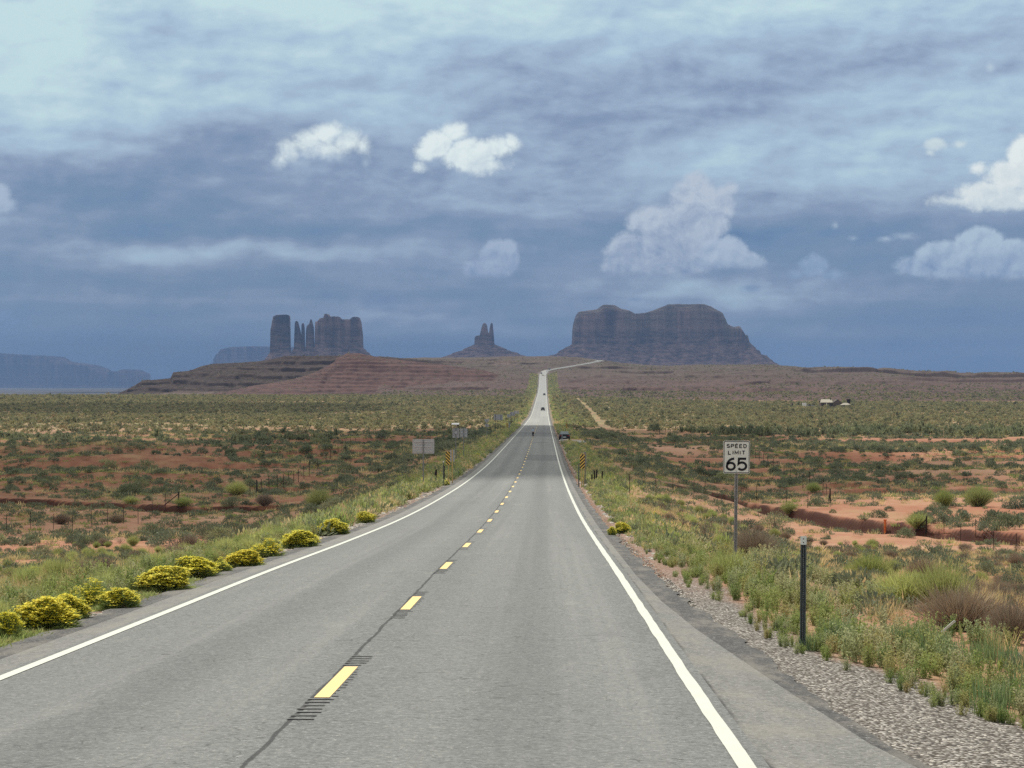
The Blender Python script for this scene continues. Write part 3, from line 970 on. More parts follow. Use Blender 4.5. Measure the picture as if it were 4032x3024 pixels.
def mesa(name, label, dist, sky, cliff_l, cliff_r, foot_y, talus_y, depth, tal_l, tal_r, cell, flute=1.0, seed=0, notch=(), benches=(), group=None):
    """sky: skyline as photo pixels (cliff part); cliff foot at foot_y px; talus falls to talus_y px; depth in metres.
    Built as a height field with its own plan outline: straight-ish flanks, fluted cliff, ledged talus all the way round."""
    X0 = lambda p: (p - CX) / F * dist
    Z0 = lambda p: EYE + (HY - p) / F * dist
    xl, xr = X0(cliff_l), X0(cliff_r)
    zf_, zt_ = Z0(foot_y), Z0(talus_y)
    tl, tr_ = X0(tal_l), X0(tal_r)
    tw = max(xl - tl, tr_ - xr) * 1.02 + 5
    xs = np.arange(tl - 10, tr_ + 10, cell)
    ysv = np.concatenate([np.arange(-depth / 2 - tw, -depth / 2 - 14 * flute, cell * 1.6), np.arange(-depth / 2 - 14 * flute, -depth / 2 + 26 * flute, cell * 0.5),
                          np.arange(-depth / 2 + 26 * flute, depth / 2 + tw, cell * 2.2)])
    x, y = np.meshgrid(xs, ysv)
    sk = np.array(sky, float)
    top = np.interp(x + fbm(x / 14, y / 14, 2, seed + 7) * cell * 0.8, X0(sk[:, 0]), Z0(sk[:, 1]))
    # signed distance to the plan outline
    cx, hw, hd = (xl + xr) / 2, (xr - xl) / 2, depth / 2
    rr = min(hw, hd) * 0.16
    qx, qy = np.abs(x - cx) - (hw - rr), np.abs(y) - (hd - rr)
    sdist = np.hypot(np.maximum(qx, 0), np.maximum(qy, 0)) + np.minimum(np.maximum(qx, qy), 0) - rr
    for a, b, dep in notch:            # bays cut into the front face
        ca, wa = X0((a + b) / 2), X0(b) - X0(a)
        sdist = sdist + dep * np.exp(-((x - ca) / (wa / 2)) ** 2) * sstep(-y, -hd * 0.4, hd * 0.3)
    edge = fbm(x / (26 * flute), y / (26 * flute), 5, seed) * 13 * flute + np.abs(fbm(x / (9 * flute), y / (9 * flute), 3, seed + 3)) * -7 * flute
    front = sstep(np.abs(x - cx), hw + 1, hw - 12 * flute)
    se = sdist + edge * (0.12 + 0.88 * front)
    inside = sstep(-se, 0, np.maximum(1.5, 3.0 * flute))
    # cap ledges: the rim steps back towards the summit
    hgt = top - zf_
    rim = hgt * (0.86 + 0.14 * sstep(-se, 8 * flute, 40 * flute)) if benches == () else hgt * np.interp((y + hd) - edge * .8, [0, 7, 9, 24, 26, 60], [benches[0], benches[0] + .03, benches[1], benches[1] + .03, .97, 1.0])
    if benches == ():
        rim = hgt * (0.93 + 0.07 * sstep(y + hd - edge, 3 * flute, 14 * flute))
    rim = rim + fbm(x / 9, y / 9, 3, seed + 9) * 1.5 * flute
    # talus: concave apron with ledges and gullies; its length differs left and right
    wl = np.where(x < cx, max(xl - tl, 1), max(tr_ - xr, 1))
    ang = sstep(np.abs(x - cx), 0, hw)
    wl = wl * ang + tw * 0.8 * (1 - ang)
    so = np.maximum(sdist, 0)
    t = np.clip(so / np.maximum(wl, 1), 0, 1.3)
    prof = np.interp(t, [0, .10, .24, .27, .48, .52, .75, 1, 1.3], [1, .90, .74, .66, .50, .42, .22, 0, -.25])
    gull = np.abs(fbm(x / (34 * flute), y / (60 * flute), 4, seed + 11))
    tz = zt_ + (zf_ - zt_) * prof - (0.3 - np.minimum(gull, 0.3)) * 34 * flute * sstep(t, 0.02, .25) * (1 - sstep(t, .75, 1.0)) * 0.8
    q = tz + fbm(x / 60, y / 60, 3, seed + 13) * 4
    tz = tz + (terr(q, 17 * flute, 0.14, 0.3) - q) * 0.55 * sstep(t, 0.03, 0.1)
    tz = tz + fbm(x / 6, y / 6, 3, seed + 15) * 1.0 * flute
    z = tz * (1 - inside) + (zf_ + rim) * inside
    n_, m_ = x.shape
    V = np.stack([x.ravel(), y.ravel(), z.ravel()], 1)
    i = np.arange(n_ - 1)[:, None] * m_ + np.arange(m_ - 1)[None, :]
    Q = np.stack([i, i + 1, i + m_ + 1, i + m_], -1).reshape(-1, 4)
    capm = inside * sstep(rim / np.maximum(hgt, 1), 0.80, 0.93) if benches != () else inside * 0
    me = np_mesh(name, V, Q, mats=[M_ROCK], attrs={'talus': (1 - inside).ravel(), 'cap': capm.ravel()})
    o = link(name, me, loc=(0, dist + depth / 2, 0))
    if label:
        tag(o, label, 'mesa' if 'mesa' in name else 'butte', group)
    return o


mesa("sandstone_mesa", "wide purple-brown sandstone mesa with two flat summits, right of the road's vanishing point", 9000,
     [(2240, 1300), (2259, 1292), (2270, 1255), (2281, 1226), (2353, 1216), (2380, 1197), (2424, 1199), (2447, 1214), (2481, 1221), (2502, 1233), (2542, 1231), (2583, 1218), (2637, 1196),
      (2773, 1195), (2807, 1206), (2847, 1228), (2858, 1252), (2868, 1275), (2898, 1287), (2915, 1282), (2925, 1296), (2932, 1309), (2939, 1322), (2946, 1317), (2950, 1335), (2955, 1345), (2970, 1360)],
     2262, 2957, 1350, 1458, 420, 2030, 3110, 2.6, 1.0, 100, notch=[(2480, 2560, 60), (2600, 2660, 22), (2730, 2790, 26), (2850, 2900, 30)], benches=(0.80, 0.90))
mesa("sandstone_butte", "small butte with two thin spires on a stepped cone, centre of the skyline", 9600,
     [(1866, 1330), (1870, 1326), (1878, 1321), (1889, 1321), (1892, 1305), (1898, 1282), (1903, 1273), (1908, 1271), (1914, 1274), (1918, 1285), (1921, 1309), (1925, 1312), (1928, 1290), (1932, 1272), (1939, 1272), (1942, 1300), (1946, 1345), (1950, 1352)],
     1868, 1947, 1356, 1422, 60, 1690, 2140, 1.1, 0.35, 200)
# the left group: one tall tower, three needles and a ragged crown
mesa("sandstone_tower", "tall blocky rock tower, leftmost and tallest column of the left rock group", 8600,
     [(1060, 1300), (1066, 1292), (1072, 1258), (1076, 1245), (1089, 1239.5), (1127, 1238), (1136, 1242), (1138, 1290), (1141, 1300)],
     1063, 1138, 1385, 1440, 75, 1020, 1230, 1.2, 0.5, 300)
for nm, lb, sk, a, b, ft, dz in [
    ("sandstone_needle", "thin needle of rock standing nearest the tall blocky tower", [(1157, 1330), (1160, 1275), (1162, 1266), (1167, 1263), (1172, 1268), (1176, 1282), (1182, 1306), (1186, 1330)], 1157, 1185, 1372, 0),
    ("sandstone_needle", "thinnest needle of rock, second to the right of the tall blocky tower", [(1185, 1290), (1187, 1275), (1194, 1272), (1197, 1290), (1200, 1330)], 1186, 1199, 1374, 8),
    ("sandstone_needle", "forked needle of rock touching the left end of the ragged crown", [(1203, 1320), (1206, 1290), (1209, 1281), (1217, 1276), (1222, 1257), (1226, 1258), (1230, 1275), (1234, 1290), (1236, 1330)], 1203, 1236, 1376, 4)]:
    mesa(nm, lb, 8600 + dz * 3, sk, a, b, ft, 1442, 28, a - 60, b + 70, 0.9, 0.25, 310 + int(a), group=None)
mesa("sandstone_butte", "broad ragged crown of cliffs at the right end of the left rock group", 8600,
     [(1236, 1280), (1239, 1266), (1248, 1265), (1257, 1254), (1272, 1250), (1275, 1236), (1286, 1235), (1291, 1242), (1300, 1247), (1311, 1245), (1331, 1246), (1341, 1257), (1376, 1257), (1387, 1249), (1397, 1247), (1408, 1248),
      (1414, 1264), (1420, 1313), (1424, 1345)],
     1238, 1423, 1368, 1445, 130, 1150, 1530, 1.4, 0.6, 400, notch=[(1300, 1325, 14), (1335, 1375, 16)])
mesa("distant_mesa", "hazy blue flat mesa far behind the tall rock tower", 22000,
     [(830, 1440), (836, 1412), (850, 1395), (866, 1376), (904, 1367), (997, 1363), (1062, 1365), (1300, 1366)],
     834, 1300, 1432, 1480, 900, 780, 1350, 7, 2.2, 500)
mesa("distant_mesa", "long hazy blue mesa at the left edge of the picture", 25500,
     [(-400, 1380), (0, 1391), (100, 1398), (175, 1401), (190, 1412), (203, 1421), (317, 1435), (358, 1452), (382, 1466), (411, 1468), (431, 1462), (456, 1463), (476, 1456), (488, 1454), (500, 1459), (513, 1467), (529, 1472), (534, 1490)],
     -400, 532, 1516, 1530, 1200, -520, 545, 9, 2.4, 600)


# ------------------------------------------------------------------ high clouds that shade parts of the land
def cloud_mat(tr):
    m, nt = newmat("cloud")
    out = nt.nodes.new('ShaderNodeOutputMaterial')
    d = nt.nodes.new('ShaderNodeBsdfDiffuse')
    d.inputs[0].default_value = (0.8, 0.82, 0.85, 1)
    t = nt.nodes.new('ShaderNodeBsdfTranslucent')
    t.inputs[0].default_value = (0.8, 0.82, 0.85, 1)
    a = nt.nodes.new('ShaderNodeMixShader')
    a.inputs[0].default_value = 0.5
    nt.links.new(d.outputs[0], a.inputs[1])
    nt.links.new(t.outputs[0], a.inputs[2])
    tp = nt.nodes.new('ShaderNodeBsdfTransparent')
    b = nt.nodes.new('ShaderNodeMixShader')
    b.inputs[0].default_value = tr
    nt.links.new(a.outputs[0], b.inputs[1])
    nt.links.new(tp.outputs[0], b.inputs[2])
    nt.links.new(b.outputs[0], out.inputs[0])
    return m


M_CLOUD = cloud_mat(0.52)
M_CLOUD2 = cloud_mat(0.32)


def cloud(gx, gy, rx, ry, alt, seed, mat):
    """a billowy cloud whose shadow centre falls on the ground at (gx, gy)"""
    k = alt / math.tan(SUN_EL)
    cx, cy = gx - math.sin(SUN_LEFT) * k, gy + math.cos(SUN_LEFT) * k
    na, nr = 120, 24
    V, Q = [], []
    for s in (1, -1):
        for j in range(nr + 1):
            r = j / nr
            a = np.linspace(0, 2 * math.pi, na, endpoint=False)
            e = 1 + 0.30 * fbm(np.cos(a) * 1.7 + seed, np.sin(a) * 1.7, 5, seed)
            xx, yy = np.cos(a) * r * rx * e, np.sin(a) * r * ry * e
            h = math.sqrt(max(0, 1 - r * r)) * min(rx, ry) * (0.5 if s > 0 else 0.14)
            zz = s * h * (1 + 0.4 * fbm(xx / rx * 5, yy / ry * 5, 4, seed + 5))
            V.append(np.stack([xx, yy, zz], 1))
    V = np.vstack(V)
    for s in range(2):
        b = s * (nr + 1) * na
        for j in range(nr):
            i = b + j * na + np.arange(na)
            i2 = b + j * na + (np.arange(na) + 1) % na
            Q.append(np.stack([i, i2, i2 + na, i + na], 1))
    o = link("cloud", np_mesh("cloud", V, np.vstack(Q), mats=[mat], smooth=True), loc=(cx, cy, alt))
    tag(o, kind='stuff')


cloud(-35, 330, 95, 170, 1300, 3, M_CLOUD)
cloud(-5, 520, 70, 110, 1350, 5, M_CLOUD)
cloud(-190, 1230, 130, 230, 1800, 7, M_CLOUD)
cloud(-330, 2950, 230, 300, 2300, 9, M_CLOUD)
cloud(200, 9300, 2300, 900, 3600, 11, M_CLOUD2)
cloud(-3500, 23500, 6500, 3800, 8500, 13, M_CLOUD2)


# ------------------------------------------------------------------ air
def build_haze():
    x0, x1, y0, y1, z0, z1 = -33000, 33000, -33000, 33000, -60, 460
    V = [(x, y, z) for z in (z0, z1) for y in (y0, y1) for x in (x0, x1)]
    Q = [(0, 2, 3, 1), (4, 5, 7, 6), (0, 1, 5, 4), (1, 3, 7, 5), (3, 2, 6, 7), (2, 0, 4, 6)]
    m, nt = newmat("haze")
    out = nt.nodes.new('ShaderNodeOutputMaterial')
    v = nt.nodes.new('ShaderNodeVolumePrincipled')
    v.inputs['Color'].default_value = (0.20, 0.34, 0.62, 1)
    v.inputs['Density'].default_value = 0.00005
    v.inputs['Anisotropy'].default_value = 0.0
    nt.links.new(v.outputs[0], out.inputs['Volume'])
    m.cycles.homogeneous_volume = True
    tag(link("haze", np_mesh("haze", V, Q, mats=[m])), kind='stuff')


build_haze()
# ------------------------------------------------------------------ plants
GAIN = 1.65


def leaf_mat(name, stops, transl=0.35, var=0.35, rough=0.75):
    """stops: colours a whole plant may have; leaves vary around it"""
    m, nt = newmat(name)
    oi = nt.nodes.new('ShaderNodeObjectInfo')
    n = len(stops)
    stops = [tuple(min(0.85, v * GAIN) for v in s) for s in stops]
    c = ramp(X(oi.outputs['Random']), [(i / max(n - 1, 1), s) for i, s in enumerate(stops)])
    lv = attr('lv')
    c = mix(ss(lv, 0.0, 0.5, var, 0.0), c, (0.02, 0.022, 0.015))
    hi = nt.nodes.new('ShaderNodeMix')
    c = mix(ss(lv, 0.6, 1.0, 0.0, var), c, (0.42, 0.42, 0.26))
    finish(nt, c, rough, None, spec=0.2, transl=transl)
    return m


M_SAGE = leaf_mat("grey green sage leaves", [(0.105, 0.125, 0.070), (0.15, 0.17, 0.095), (0.085, 0.105, 0.062), (0.19, 0.20, 0.10), (0.12, 0.135, 0.085), (0.23, 0.24, 0.12)])
M_SAGED = leaf_mat("dark sage leaves", [(0.085, 0.105, 0.068), (0.12, 0.14, 0.085), (0.10, 0.118, 0.08), (0.15, 0.165, 0.10), (0.075, 0.092, 0.06)], 0.25)
M_PLAIN = leaf_mat("flat country sage leaves", [(0.12, 0.125, 0.07), (0.24, 0.235, 0.125), (0.085, 0.09, 0.055), (0.19, 0.19, 0.10), (0.30, 0.275, 0.145), (0.10, 0.105, 0.065), (0.31, 0.25, 0.14), (0.16, 0.165, 0.09)], 0.2)
M_WEED = leaf_mat("fresh green weed leaves", [(0.15, 0.20, 0.055), (0.21, 0.25, 0.075), (0.24, 0.26, 0.10), (0.12, 0.17, 0.05), (0.28, 0.25, 0.10), (0.18, 0.23, 0.065), (0.29, 0.24, 0.11)], 0.45)
M_PALEW = leaf_mat("pale dusty weed leaves", [(0.21, 0.25, 0.12), (0.28, 0.30, 0.15), (0.19, 0.22, 0.10), (0.33, 0.31, 0.17), (0.24, 0.26, 0.15)], 0.4)
M_SPIKE = leaf_mat("blue green spikes", [(0.09, 0.14, 0.055), (0.13, 0.18, 0.075), (0.10, 0.155, 0.075), (0.17, 0.21, 0.08)], 0.4)
M_RABG = leaf_mat("rabbitbrush stems and leaves", [(0.20, 0.25, 0.06), (0.24, 0.28, 0.085), (0.17, 0.23, 0.07)], 0.4)
M_FLOW = leaf_mat("yellow flower heads", [(0.54, 0.46, 0.04), (0.54, 0.47, 0.07), (0.53, 0.44, 0.04)], 0.3, 0.05)
M_OLIVE = leaf_mat("olive green broom twigs", [(0.20, 0.23, 0.07), (0.26, 0.28, 0.10), (0.17, 0.19, 0.07)], 0.35)
M_DRY = leaf_mat("dry grey brown twigs", [(0.17, 0.125, 0.095), (0.22, 0.17, 0.12), (0.13, 0.10, 0.085), (0.25, 0.20, 0.14)], 0.15, 0.25)
M_TAN = leaf_mat("dry straw", [(0.42, 0.32, 0.16), (0.50, 0.39, 0.21), (0.34, 0.27, 0.14), (0.30, 0.28, 0.13), (0.40, 0.28, 0.16)], 0.4, 0.25)
M_BLOOM = leaf_mat("green yellow shrub leaves", [(0.30, 0.32, 0.10), (0.34, 0.35, 0.13), (0.25, 0.29, 0.10)], 0.4)
M_TWIG = simple("twig bark", (0.12, 0.085, 0.065), 0.9)

PROTO = bpy.data.collections.new("plant kinds")


def cards(c, d, ln, wd, rs, flat=0.0):
    """flat narrow leaves: base c, direction d"""
    n = len(c)
    d = d / np.linalg.norm(d, axis=1)[:, None]
    r = rs.normal(size=(n, 3)) * (1 - flat) + np.array([0, 0, 2.0]) * flat
    s = np.cross(d, r)
    s /= np.linalg.norm(s, axis=1)[:, None] + 1e-9
    ln = np.broadcast_to(ln, n)[:, None]
    wd = np.broadcast_to(wd, n)[:, None]
    a, b = c - s * wd * 0.30, c + s * wd * 0.30
    e, f = c + d * ln * 0.62 + s * wd * 0.5, c + d * ln * 0.62 - s * wd * 0.5
    e2 = c + d * ln
    V = np.stack([a, b, e, e2, f], 1).reshape(-1, 3)
    i = np.arange(n)[:, None] * 5
    Q = np.hstack([i, i + 1, i + 2, i + 4])
    Tt = np.hstack([i + 4, i + 2, i + 3])
    return V, Q, Tt


def stems(a, b, w, rs, bend=0.12):
    """thin three-sided twigs from a to b, two joints"""
    n = len(a)
    mid = (a + b) / 2 + rs.normal(size=(n, 3)) * np.linalg.norm(b - a, axis=1)[:, None] * bend
    Vs = []
    for p, k in ((a, 1.0), (mid, 0.7), (b, 0.25)):
        for t in range(3):
            an = t * 2.094
            Vs.append(p + np.array([math.cos(an), math.sin(an), 0]) * (w * k))
    V = np.stack(Vs, 1).reshape(-1, 3)
    i = np.arange(n)[:, None] * 9
    Q = []
    for l in range(2):
        for t in range(3):
            u = (t + 1) % 3
            Q.append(np.hstack([i + l * 3 + t, i + l * 3 + u, i + l * 3 + 3 + u, i + l * 3 + 3 + t]))
    return V, np.vstack(Q)


class Plant:
    def __init__(self, seed):
        self.rs = np.random.RandomState(seed)
        self.V, self.Q, self.T, self.qm, self.tm, self.lv, self.mats = [], [], [], [], [], [], []
        self.n = 0

    def add(self, V, Q, Tt, mat, lv=None):
        if mat not in self.mats:
            self.mats.append(mat)
        k = self.mats.index(mat)
        self.V.append(V)
        if Q is not None and len(Q):
            self.Q.append(Q + self.n)
            self.qm.append(np.full(len(Q), k))
        if Tt is not None and len(Tt):
            self.T.append(Tt + self.n)
            self.tm.append(np.full(len(Tt), k))
        self.lv.append(np.full(len(V), 0.5) if lv is None else lv)
        self.n += len(V)

    def leaves(self, c, d, ln, wd, mat, lv=None, flat=0.0):
        n = len(c)
        V, Q, Tt = cards(c, d, ln, wd, self.rs, flat)
        lv = self.rs.rand(n) if lv is None else lv
        self.add(V, Q, Tt, mat, np.repeat(lv, 5))

    def twigs(self, a, b, w, mat, bend=0.12):
        V, Q = stems(a, b, w, self.rs, bend)
        self.add(V, Q, None, mat, np.repeat(self.rs.rand(len(a)), 9))

    def mesh(self, name):
        return np_mesh(name, np.vstack(self.V), np.vstack(self.Q) if self.Q else None, np.vstack(self.T) if self.T else None, self.mats,
                       np.concatenate(self.qm) if self.qm else None, np.concatenate(self.tm) if self.tm else None, {'lv': np.concatenate(self.lv)})


def hemi(rs, n, low=0.05):
    z = low + (1 - low) * rs.rand(n)
    a = rs.rand(n) * 2 * math.pi
    r = np.sqrt(1 - z * z)
    return np.stack([r * np.cos(a), r * np.sin(a), z], 1)


def lumpy(u, seed, k=2.2, amp=0.28):
    return 1 + amp * fbm(u[:, 0] * k + u[:, 2] * 1.7 + seed, u[:, 1] * k - u[:, 2] * 1.3, 3, seed)


def shrub(seed, n, ln, wd, mat, hw=0.5, h=0.7, shell=0.35, up=0.7, ntw=30, twm=None, amp=0.3, clump=14, twist=0.4):
    """a rounded bush of leaf tufts carried on twigs; unit half width hw, height h"""
    p = Plant(seed)
    rs = p.rs
    sc = np.array([hw, hw, h])
    cl = hemi(rs, clump, 0.0)
    cr = lumpy(cl, seed, amp=amp)
    k = rs.randint(0, clump, n)
    u = cl[k] + rs.normal(size=(n, 3)) * 0.27
    u[:, 2] = np.abs(u[:, 2])
    u /= np.linalg.norm(u, axis=1)[:, None]
    r = (1 - shell * rs.rand(n) ** 1.5) * cr[k] * lumpy(u, seed + 3, 5.0, 0.15)
    c = u * r[:, None] * sc
    c[:, 2] = np.maximum(c[:, 2], 0.01)
    d = u * 0.7 + np.array([0, 0, up]) + rs.normal(size=(n, 3)) * twist
    p.leaves(c, d, ln * (0.7 + 0.6 * rs.rand(n)), wd * (0.7 + 0.6 * rs.rand(n)), mat)
    if ntw:
        e = hemi(rs, ntw, 0.15)
        e = e * lumpy(e, seed, amp=amp)[:, None] * sc * 0.9
        a = np.zeros((ntw, 3)) + rs.normal(size=(ntw, 3)) * [0.04, 0.04, 0]
        a[:, 2] = -0.03
        p.twigs(a, e, 0.006 if n > 400 else 0.012, twm or M_TWIG)
    return p


def broom(seed, n, h, hw, w, mat, lean=0.35, base=0.12, spread=None):
    """many upright fine stems from a small base (broom shaped)"""
    p = Plant(seed)
    rs = p.rs
    a = rs.normal(size=(n, 3)) * [base * 0.5, base * 0.5, 0]
    an = rs.rand(n) * 2 * math.pi
    r = np.sqrt(rs.rand(n)) * hw
    hh = h * (0.65 + 0.35 * rs.rand(n)) * np.sqrt(np.maximum(1 - (r / hw) ** 2 * 0.75, 0.05))
    b = np.stack([np.cos(an) * r, np.sin(an) * r, hh], 1)
    a[:, 2] = -0.02
    d = b - a
    st = a + d * (0.25 + 0.5 * rs.rand(n))[:, None]
    p.leaves(a, d + rs.normal(size=(n, 3)) * 0.06, np.linalg.norm(d, axis=1), w, mat)
    d2 = d / np.linalg.norm(d, axis=1)[:, None] + rs.normal(size=(n, 3)) * 0.22 + [0, 0, 0.2]
    p.leaves(st, d2, h * 0.42 * (0.6 + 0.6 * rs.rand(n)), w * 0.8, mat)
    return p


def deadbush(seed, h=0.8, hw=0.7, n1=16, w=0.012):
    p = Plant(seed)
    rs = p.rs
    A, B = [], []
    L1 = []
    for i in range(n1):
        an, el = rs.rand() * 6.283, 0.25 + 1.2 * rs.rand()
        d = np.array([math.cos(an) * math.cos(el) * hw / h, math.sin(an) * math.cos(el) * hw / h, math.sin(el)])
        L1.append((np.array([0, 0, -0.02]) + rs.normal(size=3) * [.04, .04, 0], d, h * (0.45 + 0.2 * rs.rand())))
    lv = [L1]
    for lev in range(4):
        nx = []
        aa, bb = [], []
        for a, d, l in lv[-1]:
            b = a + d * l
            b[2] = max(b[2], 0.02)
            aa.append(a); bb.append(b)
            for k in range(3 if lev < 3 else 0):
                dd = d + rs.normal(size=3) * 0.42
                dd[2] += 0.06
                dd /= np.linalg.norm(dd)
                nx.append((a + (b - a) * (0.45 + 0.5 * rs.rand()), dd * np.linalg.norm(d) ** .5, l * (0.55 + 0.2 * rs.rand())))
        p.twigs(np.array(aa), np.array(bb), w * [1, .6, .4, .3][lev], M_DRY, 0.08)
        lv.append(nx)
    return p


def tuft(seed, n, h, w, mat, lean=0.5, base=0.05, head=None):
    p = Plant(seed)
    rs = p.rs
    a = rs.normal(size=(n, 3)) * [base, base, 0]
    a[:, 2] = -0.01
    d = rs.normal(size=(n, 3)) * [lean, lean, 0] + [0, 0, 1]
    p.leaves(a, d, h * (0.5 + 0.6 * rs.rand(n)), w, mat)
    return p


def weed(seed, ns, h, hw, nl, ln, wd, mat):
    """upright leafy stems"""
    p = Plant(seed)
    rs = p.rs
    an = rs.rand(ns) * 6.283
    r = rs.rand(ns) * hw
    a = np.stack([np.cos(an) * r * 0.5, np.sin(an) * r * 0.5, np.full(ns, -0.02)], 1)
    b = np.stack([np.cos(an) * r * 1.3, np.sin(an) * r * 1.3, h * (0.6 + 0.45 * rs.rand(ns))], 1)
    p.twigs(a, b, 0.004, mat, 0.04)
    k = rs.randint(0, ns, nl)
    t = 0.1 + 0.9 * rs.rand(nl) ** 0.8
    c = a[k] + (b - a)[k] * t[:, None] + rs.normal(size=(nl, 3)) * 0.012
    d = rs.normal(size=(nl, 3)) * [0.8, 0.8, 0.3] + [0, 0, 0.55]
    p.leaves(c, d, ln * (1.15 - 0.6 * t) * (0.7 + 0.6 * rs.rand(nl)), wd, mat)
    return p


def rabbit(seed, n=900, hw=0.55, h=0.75, bloom=0.8):
    """flowering rabbitbrush in three meshes: stems, foliage, flowers"""
    st, fo, fl = Plant(seed), Plant(seed + 1), Plant(seed + 2)
    rs = st.rs
    sc = np.array([hw, hw, h])
    u = hemi(rs, n, 0.06)
    e = u * (lumpy(u, seed, 2.2, 0.42) * lumpy(u, seed + 5, 6.0, 0.18))[:, None] * sc
    a = rs.normal(size=(n, 3)) * [0.05, 0.05, 0]
    a[:, 2] = -0.02
    m = n // 6
    st.twigs(a[:m], e[:m] * 0.9, 0.005, M_DRY, 0.05)
    s = a + (e - a) * (0.45 + 0.25 * rs.rand(n))[:, None]
    fo.leaves(s, (e - a) + rs.normal(size=(n, 3)) * 0.1, np.linalg.norm(e - a, axis=1) * 0.5, 0.02, M_RABG)
    k = rs.randint(0, n, n * 2)
    s2 = a[k] + (e - a)[k] * (0.5 + 0.5 * rs.rand(n * 2))[:, None] + rs.normal(size=(n * 2, 3)) * 0.02
    fo.leaves(s2, (e - a)[k] + rs.normal(size=(n * 2, 3)) * 0.25 + [0, 0, .2], 0.085, 0.014, M_RABG)
    f = (u[:, 2] > 0.30 + 0.35 * rs.rand(n)) & (rs.rand(n) < bloom)
    ef = e[f]
    kk = np.repeat(np.arange(len(ef)), 9)
    c = ef[kk] + rs.normal(size=(len(kk), 3)) * [0.034, 0.034, 0.006] + np.array([0, 0, .012])
    fl.leaves(c, rs.normal(size=(len(kk), 3)) * [1, 1, .35], 0.046, 0.040, M_FLOW, None, 0.75)
    return st, fo, fl


def reg(coll, p, name):
    me = p.mesh(name) if isinstance(p, Plant) else p
    o = bpy.data.objects.new(name, me)
    coll.objects.link(o)
    return o


def kind(name, plants):
    c = bpy.data.collections.new(name)
    for i, p in enumerate(plants):
        reg(c, p, "%s_%02d" % (name, i))
    return c


K_SAGE_HI = kind("sage_near", [shrub(10 + i, 1500, .055, .017, m, .5, .55, .4, .7, 50) for i, m in enumerate([M_SAGE, M_SAGED, M_SAGE, M_SAGED])])
K_SAGE_MID = kind("sage_mid", [shrub(20 + i, 860, .085, .026, m, .5, h, .4, .5, 14) for i, (m, h) in enumerate([(M_SAGE, .44), (M_SAGED, .38), (M_SAGED, .46), (M_SAGE, .52), (M_SAGED, .42)])])
K_SAGE_LO = kind("sage_far", [shrub(30 + i, 70, .30, .12, M_PLAIN, .5, h, .5, .3, 0, clump=7) for i, h in enumerate([.5, .42, .6, .5])])
K_SAGE_RED = kind("sage_redfield", [shrub(36 + i, 130, .22, .08, m, .5, h, .5, .4, 0, clump=9) for i, (m, h) in enumerate([(M_SAGED, .40), (M_SAGED, .36), (M_SAGE, .46), (M_SAGED, .42)])])
K_WEED = kind("verge_weed", [weed(40 + i, 16, .36, .16, 420, .05, .014, m) for i, m in enumerate([M_WEED, M_WEED, M_PALEW, M_WEED])])
K_PALE = kind("pale_weed", [weed(50 + i, 18, .50, .20, 560, .055, .017, m) for i, m in enumerate([M_PALEW, M_PALEW, M_WEED])])
K_SPIKE = kind("spike_weed", [tuft(60 + i, 90, .42, .009, M_SPIKE, .16, .10) for i in range(3)] + [weed(64, 14, .34, .14, 260, .045, .012, M_WEED)])
K_STRAW = kind("straw", [tuft(70 + i, 70, .30, .006, M_TAN, .35, .06) for i in range(3)])
K_OLIVE = kind("olive_broom", [broom(80 + i, 900, .75, .5, .007, m) for i, m in enumerate([M_OLIVE, M_BLOOM, M_OLIVE])])
K_DRY = kind("dry_broom", [broom(90 + i, 900, .70, .6, .007, M_DRY) for i in range(2)] + [deadbush(95, .75, .7)])
K_TALL = kind("tall_far", [shrub(100 + i, 90, .45, .14, M_SAGE, .5, 1.0, .5, 1.2, 0, clump=8) for i in range(3)])
K_LOW = kind("low_growth", [tuft(110, 40, .16, .02, M_SAGE, .9, .12), tuft(111, 36, .18, .016, M_TAN, .7, .10), tuft(112, 40, .14, .02, M_WEED, .9, .12), shrub(113, 120, .06, .02, M_SAGED, .2, .18, .4, .5, 0)])
K_VERGEFAR = kind("verge_far", [shrub(120 + i, 90, .13, .035, m, .32, .34, .6, .8, 0, clump=6) for i, m in enumerate([M_WEED, M_OLIVE, M_WEED, M_SAGE, M_PALEW, M_SAGE, M_OLIVE, M_TAN])])
K_CREEP = kind("creeping_green", [tuft(130 + i, 90, .13, .016, M_WEED, 1.2, .10) for i in range(2)])
K_BLOOMFAR = kind("yellow_far", [shrub(140, 160, .09, .04, M_FLOW, .32, .42, .35, 1.0, 0, clump=9), shrub(141, 160, .10, .04, M_BLOOM, .35, .42, .4, 1.0, 0, clump=9)])


